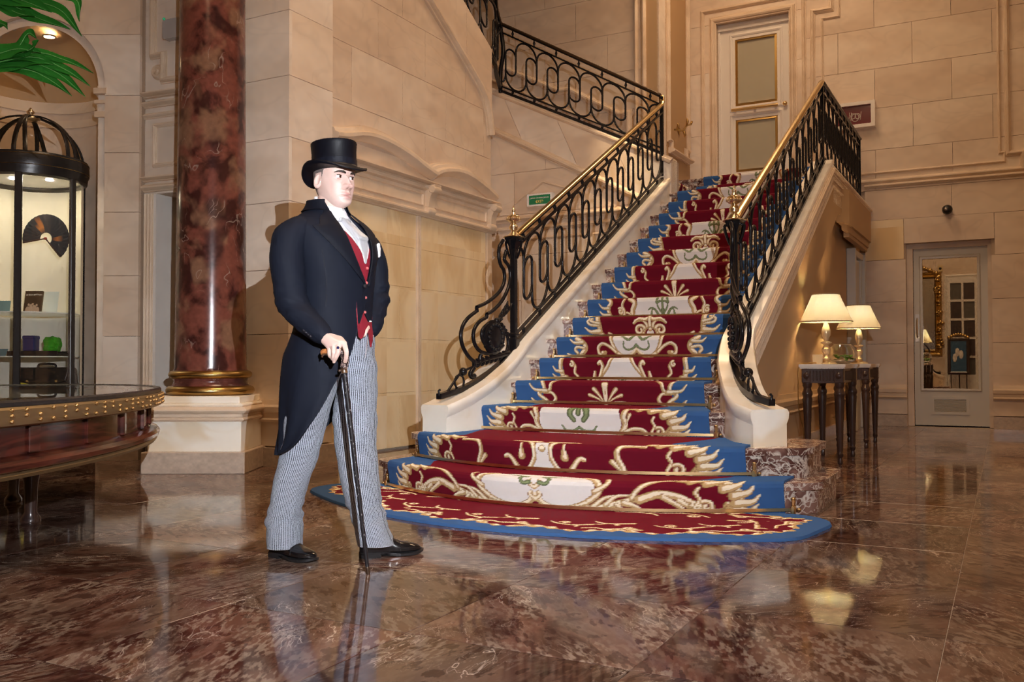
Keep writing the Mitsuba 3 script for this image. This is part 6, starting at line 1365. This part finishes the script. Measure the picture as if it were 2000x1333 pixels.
# ---- patent shoes
def shoe(heel, toe):
    heel, toe = np.array([*heel, 0.]), np.array([*toe, 0.]); L = np.linalg.norm(toe-heel); d = (toe-heel)/L; s = np.array([-d[1], d[0], 0])
    def outline(k): # half widths along the length
        x = np.array([0, .02, .08, .22, .40, .60, .75, .88, .96, 1.]); h = np.array([.004, .020, .031, .033, .033, .045, .046, .037, .021, .003])*k
        return x, h
    x, h = outline(1.); t = np.linspace(0, 1, 60); hh = PCH(x, h)(t)
    top = PCH([0, .03, .15, .28, .40, .52, .66, .80, .92, 1.], [.055, .095, .112, .115, .100, .076, .058, .050, .040, .022])(t)
    rows = []
    for i in range(60):
        a = np.linspace(0, PI, 22); y = hh[i]*np.sign(np.cos(a))*np.abs(np.cos(a))**.8; z = .022+(top[i]-.022)*np.abs(np.sin(a))**.75
        rows.append(heel+d*L*t[i]*.985+y[:, None]*s+z[:, None]*_z)
    up = grid_mesh(np.array(rows)); up = trimesh.Trimesh(np.vstack([up.vertices]), up.faces, process=False)
    P2 = Polygon([(L*a, b+.003) for a, b in zip(t, hh)]+[(L*a, -b-.003) for a, b in zip(t[::-1], hh[::-1])]).buffer(.002)
    so = trimesh.creation.extrude_polygon(P2, .010, engine='earcut'); so.apply_translation((0, 0, .014))
    v = so.vertices; v[:, 2] += .010*np.clip((v[:, 0]/L-.75)/.25, 0, 1)**2-.012*np.clip((v[:, 0]/L-.35)/.2, 0, 1); v[:, 2] = np.maximum(v[:, 2], .001)
    hl = trimesh.creation.extrude_polygon(P2.intersection(sbox(-.1, -.1, L*.30, .1)), .020, engine='earcut'); hl.apply_translation((0, 0, .0005))
    pl_ = lambda m: trimesh.Trimesh(heel+m.vertices[:, :1]*d+m.vertices[:, 1:2]*s+m.vertices[:, 2:]*_z, m.faces, process=False)
    k = num(f'{MAN}__shoe'); scene[k] = mikit.ply(wm(up), 'mat_patent', True)
    part(k, 'sole', wm(pl_(so)), 'mat_black', 30); part(k, 'heel', wm(pl_(hl)), 'mat_black', 30)
    tz = lambda q: float(np.interp(q, t, top))
    for q in (.40, .455, .51): part(k, 'lace', wm(tube([heel+d*L*q+s*.020+_z*(tz(q)-.004), heel+d*L*(q+.01)+_z*(tz(q)+.0045), heel+d*L*q-s*.020+_z*(tz(q)-.004)], .0022, 5)), 'mat_black', True)
    part(k, 'cap_seam', wm(tube(np.array(rows)[36]+_z*.0008, .0011, 5)), 'mat_black', True)
shoe((-.292, -.098), (-.068, .060)); shoe((.098, -.042), (.358, -.148))
# ring on the hand
rc = (MID[2]*.62+KN[2]*.38); fd = MID[2]-KN[2]; fd /= np.linalg.norm(fd); p_ = np.cross(fd, [0, 1., 0]); p_ /= np.linalg.norm(p_); q_ = np.cross(fd, p_)
rk = part(MAN, 'finger_ring', wm(tube(np.array([rc+.0112*(p_*math.cos(t)+q_*math.sin(t)) for t in np.arange(20)*2*PI/20]), .0016, 6, closed=True)), 'mat_silver', True)
sg_ = q_ if q_[1] > 0 else -q_
part(rk, 'stone', wm(ball(rc+sg_*.0125, (.005, .004, .006), 2)), 'mat_sapphire', True)

# ================================================================== WALKING CANE
CN = thing('walking_cane', 'black walking cane with a curved wooden handle under the doorman\'s right hand', 'walking cane')
c0_, c1_ = np.array((0.0903, 0.292, 0.8097)), np.array((0.1792, 0.266, 0.0279)); dz_ = (c1_-c0_)/np.linalg.norm(c1_-c0_)
part(CN, 'shaft', wm(tube(np.linspace(c0_, c1_, 40), np.linspace(.0105, .0078, 40), 16)), 'mat_cane', True)
tip = c1_+dz_*((c1_[2]-.001)/-dz_[2]); part(CN, 'ferrule', wm(tube(np.linspace(c1_-dz_*.002, tip, 6), [.0085, .0092, .0088, .0085, .0088, .0085], 16)), 'mat_gunmetal', 40)
k = part(CN, 'collar', wm(tube(np.array([c0_+dz_*q for q in (-.008, -.006, -.002, .002, .006, .010, .014, .016)]), [.011, .0145, .0135, .0125, .0125, .0135, .0145, .011], 20)), 'mat_silver', 40)
part(CN, 'collar_stone', wm(ball(c0_+np.array([-.016, .008, -.005]), .006, 2)), 'mat_silver', True)
h0, h1, h2 = c0_-dz_*.006, np.array((0.0943, 0.292, 0.8502)), np.array((0.0873, 0.298, 0.8744))
part(CN, 'grip', wm(tube(spline([h0, h1, h2, np.array((0.0578, 0.302, 0.8783))], 20), np.r_[np.linspace(.0145, .0165, 12), np.linspace(.016, .013, 8)], 16)), 'mat_cane_grip', True)
k = part(CN, 'handle', wm(tube(spline([(0.0598, 0.302, 0.8783), (0.0272, 0.300, 0.8804), (0.0086, 0.298, 0.8784), (0.0004, 0.297, 0.8683)], 18), np.r_[np.linspace(.0125, .0115, 12), [.0105, .0095, .008, .006, .004, .002]], 16)), 'mat_cane_wood', True)
part(k, 'silver_band', wm(tube(spline([(0.0298, 0.303, 0.8703), (0.0155, 0.302, 0.8713), (0.0074, 0.302, 0.8662), (0.0050, 0.300, 0.8582)], 12), np.linspace(.0075, .003, 12), 8)), 'mat_silver', True)
# ================================================================== LEAVES AT THE TOP LEFT (a potted plant standing on the counter)
PL = thing('potted_plant', 'large green split-leaf plant reaching in at the top left corner', 'plant')
def finger_leaf(pts, w, n=26, droop=.0):
    """one finger of a split leaf: a blade creased along its middle"""
    q = spline(np.array(pts, float), n); t, a, b = frames(q, upv=(0, .92, .40)); s = np.cross(t, a); k = np.linspace(0, 1, n); wd = w*np.minimum(1, (k+.22)*2.1)*np.clip(1.03-k**2.6, 0, 1)
    u = np.linspace(-1, 1, 9); P = q[:, None]+(u[None, :, None]*wd[:, None, None])*s[:, None]+(np.abs(u)[None, :, None]*wd[:, None, None]*.28+.012*np.sin(k*9)[:, None, None]*u[None, :, None]**2)*a[:, None]
    return grid_mesh(P)
LEAVES = [
 ('leaf', [([(-1.5906, -0.050, 2.1209), (-1.4800, -0.050, 2.1430), (-1.3474, -0.050, 2.1562), (-1.2318, -0.040, 2.1309)], .070), ([(-1.5906, -0.050, 2.1562), (-1.4800, -0.050, 2.1828), (-1.3862, -0.040, 2.2014), (-1.2818, -0.030, 2.1804)], .050), ([(-1.5464, -0.050, 2.1430), (-1.3916, -0.050, 2.1828), (-1.3140, -0.020, 2.1989), (-1.2773, 0.000, 2.2270)], 0.031), ([(-1.5464, -0.050, 2.1430), (-1.4137, -0.050, 2.1872), (-1.3465, -0.040, 2.2676), (-1.3016, -0.030, 2.2420)], 0.034), ([(-1.5464, -0.050, 2.1386), (-1.3252, -0.050, 2.1872), (-1.1828, -0.030, 2.1496), (-1.0415, 0.000, 2.0807)], 0.025), ([(-1.5464, -0.050, 2.1297), (-1.3363, -0.050, 2.1695), (-1.1877, -0.040, 2.1132), (-1.0638, -0.020, 2.0300)], 0.031), ([(-1.5464, -0.050, 2.1164), (-1.3474, -0.050, 2.1430), (-1.2147, -0.050, 2.0943), (-1.0882, -0.030, 1.9868)], 0.037), ([(-1.5464, -0.050, 2.1054), (-1.3695, -0.050, 2.1164), (-1.2589, -0.050, 2.0722), (-1.1476, -0.030, 1.9912)], 0.034)]),
 ('leaf', [([(-1.7548, -0.250, 2.5757), (-1.6155, -0.250, 2.5339), (-1.4708, -0.240, 2.4904), (-1.3333, -0.220, 2.4294)], .062), ([(-1.7084, -0.250, 2.5757), (-1.4761, -0.250, 2.5060), (-1.2987, -0.220, 2.4433), (-1.1762, -0.180, 2.3045)], 0.040), ([(-1.7084, -0.250, 2.5757), (-1.4297, -0.250, 2.5408), (-1.2200, -0.200, 2.4860), (-1.1971, -0.200, 2.3805)], 0.031), ([(-1.7084, -0.250, 2.5524), (-1.5458, -0.250, 2.4828), (-1.3910, -0.220, 2.4018), (-1.2287, -0.180, 2.3364)], 0.040), ([(-1.7084, -0.250, 2.5292), (-1.5690, -0.250, 2.4712), (-1.4832, -0.220, 2.4248), (-1.3990, -0.200, 2.4034)], 0.034)]),
 ('leaf', [([(-1.7967, -0.400, 2.4698), (-1.7005, -0.400, 2.4553), (-1.6365, -0.380, 2.4335), (-1.6087, -0.360, 2.4022)], 0.025)])]
veins_ = []
for nm, fs in LEAVES:
    k = part(PL, nm, wm(cat(*[finger_leaf(p, w) for p, w in fs])), 'mat_monstera', True)
    part(k, 'midrib', wm(cat(*[tube(spline(np.array(p, float), 16)+[0, .002, .001], np.linspace(.0035, .001, 16), 5) for p, w in fs])), 'mat_monstera_vein', True)
vb = cw(-2.95, 4.2, .69)
part(PL, 'pot', lathe([(0, 0), (.10, 0), (.13, .05), (.15, .22), (.135, .30), (.145, .32), (.13, .325), (.12, .29), (0, .28)], 32, vb), 'mat_black', 30)
for e in ((-1.5464, -0.050, 2.1341), (-1.7084, -0.250, 2.5617), (-1.7967, -0.400, 2.4698)):
    e = W3(np.array(e)); part(PL, 'stalk', tube(spline([vb+[0, 0, .28], vb*.8+e*.2+[0, 0, .75], vb*.35+e*.65+[0, 0, .30], e], 26), np.linspace(.012, .005, 26), 7), 'mat_monstera_vein', True)

# ================================================================== SIGNS AND FITTINGS
ex = thing('exit_sign', 'green emergency exit sign on the wall under the upper flight', 'sign')
part(ex, 'housing', FB.box(-5.115, -4.77, .0, .055, 2.735, 2.885), 'mat_white', False)
part(ex, 'face', FB.box(-5.085, -4.80, .05, .058, 2.755, 2.865), 'mat_sign_green', False)
def wall_text(fr, s, a, z, h, n, bold=False, width=None):
    m = meshkit.text_mesh(s, h, .002, bold); v = m.vertices.copy(); w = v[:, 0].max()-v[:, 0].min(); k = width/w if width else 1.
    m = trimesh.Trimesh(fr.pt((v[:, 0]-v[:, 0].min()-w/2)*k+a, v[:, 2]+n, v[:, 1]+z), m.faces, process=False)
    if m.volume < 0: m.invert()
    return m
part(ex, 'lettering', wall_text(FB, 'salida de emergencia', -4.943, 2.823, .020, .058, width=.25), 'mat_white', False)
part(ex, 'lettering', wall_text(FB, '·EXIT·', -4.943, 2.772, .030, .058, True), 'mat_sign_yellow', False)
rs = thing('lightbox_sign', 'red wall sign in a pale frame half hidden by the landing railing', 'sign')
part(rs, 'housing', FE.prism(sbox(-2.02, 3.94, -1.47, 4.285).difference(sbox(-1.97, 3.985, -1.52, 4.24)), 0, .10), 'mat_white_paint', False)
part(rs, 'face', FE.box(-1.98, -1.51, .01, .06, 3.975, 4.25), 'mat_sign_red', False)
ring_ = lambda a, z, r: tube(FE.pt(a+r*np.cos(np.arange(18)*2*PI/18), np.full(18, .062), z+r*1.15*np.sin(np.arange(18)*2*PI/18)), .006, 6, closed=True)
part(rs, 'emblem', cat(ring_(-1.745, 4.105, .030), ring_(-1.69, 4.10, .030), ring_(-1.72, 4.085, .045), *[tube(FE.pt(np.array([a, a+.01]), np.array([.062, .062]), np.array([4.05, 4.16])), .005, 5) for a in (-1.775, -1.80, -1.655)]), 'mat_emblem', True)
dc = thing('dome_camera', 'small black ball camera on the wall above the mirrored door', 'camera')
part(dc, 'ball', ball(FE.pt(np.array(-.626), np.array(.085), np.array(2.765)), .062, 3), 'mat_black', True)
part(dc, 'mount', place(lathe([(0, 0), (.05, 0), (.045, .02), (.03, .05), (0, .05)], 20), np.stack([FE.e, _z, FE.n], 1), FE.pt(np.array(-.626), np.array(0.), np.array(2.765))), 'mat_white_paint', 30)
part(dc, 'lens', ball(FE.pt(np.array(-.640), np.array(.143), np.array(2.765)), (.022, .010, .022), 2), 'mat_gunmetal', True)
el = thing('emergency_light', 'grey emergency light unit with a green lamp above the doorway behind the column', 'light fitting')
part(el, 'housing', BW.prism(sbox(.255, 3.66, .52, 3.83).buffer(-.02).buffer(.02, 6), .0, .07), 'mat_emergency', 25)
part(el, 'indicator', ball(BW.pt(np.array(.275), np.array(.072), np.array(3.835)), .012, 2), 'mat_led', True)
hk = thing('wall_sconce', 'gilt branch-shaped bracket on the panelled wall left of the upstairs door', 'bracket')
br_ = spline([(-3.95, 12.10, 4.02), (-3.90, 12.30, 4.05), (-3.90, 12.50, 4.16), (-3.92, 12.76, 4.24)], 20)
part(hk, 'branch', tube(br_, .013, 8), 'mat_gilt', True); part(hk, 'rose', ball((-3.985, 12.42, 4.08), (.015, .05, .05), 2), 'mat_gilt', True)
for q, (dy, dz) in ((2, (-.03, .09)), (7, (.03, -.10)), (12, (-.03, .11)), (17, (.06, .07))): part(hk, 'leaf', tube(spline([br_[q], br_[q]+[.02, dy*.5, dz*.6], br_[q]+[.01, dy, dz]], 8), np.array([.008, .014, .018, .018, .015, .011, .006, .001]), 6), 'mat_gilt', True)
solo('cupboard_knob', place(lathe([(0, .045), (.018, .044), (.026, .035), (.020, .022), (.010, .015), (.012, 0)], 18), np.stack([np.array([0, 1., 0]), _z, np.array([1., 0, 0])], 1), (-1.69, 10.62, .225)), 'mat_silver', 'small bright knob low on the wall between the console tables', 'knob', True)
cd = spline([(-1.40, 8.20, .83), (-1.47, 8.05, .826), (-1.52, 7.93, .815), (-1.525, 7.90, .72), (-1.53, 7.93, .45), (-1.50, 7.99, .22), (-1.56, 8.05, .02)], 40)
solo('lamp_cord', tube(cd, .004, 6), 'mat_gilt', 'thin cord running down from the nearer lamp past the console top', 'cord', True)
# accent spotlight over the wall behind the left railing
sp = thing('ceiling_spotlight', 'small ceiling spotlight aimed at the wall behind the left railing', 'spotlight')
pS = np.array([-4.2, 8.4, CEIL-.12]); part(sp, 'can', lathe([(0, 0), (.06, 0), (.065, .12), (0, .12)], 20, pS), 'mat_black', 30)
scene['ceiling_spot_beam'] = {'type': 'spot', 'to_world': T().look_at(origin=(pS-[0, 0, .03]).tolist(), target=[-3.75, 10.0, 2.3], up=[0, 1, 0]), 'intensity': rgb(120, 88, 52), 'cutoff_angle': 8., 'beam_width': 3.}

# ================================================================== BEHIND THE CAMERA, seen in the mirrored door
gm = thing('gilt_mirror', 'tall gilt framed mirror reflected at the left edge of the mirrored door', 'mirror')
FG = Frame((0, -4.8, 0), (-1, 0, 0), (0, 1, 0))
part(gm, 'glass', FG.box(1.85, 2.75, .0, .03, 1.2, 3.4), 'mat_mirror_old', False)
k = part(gm, 'frame', FG.mould([(1.80, 1.12), (2.80, 1.12), (2.80, 3.5), (1.80, 3.5)], [(-.10, 0), (.10, 0), (.10, .05), (.05, .10), (0, .06), (-.06, .12), (-.10, .04)], True), 'mat_gilt', 25)
r3 = np.random.default_rng(4)
for q in range(46):
    z = 1.1+2.5*r3.random(); a = 1.78+r3.normal()*.05; part(k, 'carving', ball(FG.pt(np.array(a), np.array(.08), np.array(z)), tuple(r3.uniform(.025, .07, 3)), 1), 'mat_gilt', True)
for q in range(18): part(k, 'carving', ball(FG.pt(np.array(1.85+.95*q/17), np.array(.06), np.array(3.55+.20*math.sin(q/17*PI))), tuple(r3.uniform(.03, .08, 3)), 1), 'mat_gilt', True)
fd = 'door_5'
lf = sbox(.70, 0, 1.55, 3.42)
pn = [(c, c+.30, z, z+.50) for c in (.80, 1.16) for z in (.45, 1.02, 1.59, 2.16, 2.73)]
for a0, a1, z0, z1 in pn: lf = lf.difference(sbox(a0, z0, a1, z1))
struct(fd, FG.prism(lf, 0.01, .07), 'mat_white_paint', False, 'white glazed double door reflected in the mirror')
for i, (a0, a1, z0, z1) in enumerate(pn): part(fd, 'pane', FG.box(a0-.01, a1+.01, .02, .03, z0-.01, z1+.01), 'mat_dark_wood' if i % 3 else 'mat_counter_cloth', False)
part(fd, 'casing', FG.mould([(.66, 0), (.66, 3.46), (1.59, 3.46), (1.59, 0)], ogee(.08, .06)), 'mat_white_paint', 25)
sw = thing('wall_plaque', 'small square brass plaque high on the wall in the mirror reflection', 'plaque')
part(sw, 'plate', FG.box(1.38, 1.63, 0, .03, 3.10, 3.42) if False else FG.box(1.66, 1.80, 0, .03, 3.60, 3.80), 'mat_antique_brass', False); part(sw, 'boss', ball(FG.pt(np.array(1.73), np.array(.03), np.array(3.70)), .04, 2), 'mat_black', True)
ea = thing('framed_notice', 'blue picture in a dark carved frame on an easel, seen in the mirrored door', 'picture')
FEs = Frame((0, -4.1, 0), (-1, 0, 0), (0, .985, .17))
part(ea, 'picture', FEs.box(1.02, 1.44, 0, .02, .55, 1.45), 'mat_blue_picture', False)
fg = [ball(FEs.pt(np.array(a), np.array(.02), np.array(z)), (.06, .012, .13), 2) for a, z in ((1.16, 1.05), (1.26, 1.12), (1.33, .95))]; part(ea, 'figure', cat(*fg), 'mat_white_marble', True)
part(ea, 'frame', FEs.mould([(.98, .50), (1.48, .50), (1.48, 1.50), (.98, 1.50)], ogee(.09, .05), True), 'mat_dark_wood', 25)
part(ea, 'crest', cat(*[ball(FEs.pt(np.array(.98+.5*q/8), np.array(.02), np.array(1.56+.09*math.sin(q/8*PI))), (.05, .02, .05), 1) for q in range(9)]), 'mat_gilt', True)
for a in (1.02, 1.44): part(ea, 'leg', tube(FEs.pt(np.array([a, a]), np.array([-.01, -.04]), np.array([.52, .01])), .015, 8), 'mat_dark_wood', True)
part(ea, 'leg', tube([FEs.pt(np.array(1.23), np.array(-.02), np.array(1.3)), np.array([-1.23, -4.6, .01])], .015, 8), 'mat_dark_wood', True)
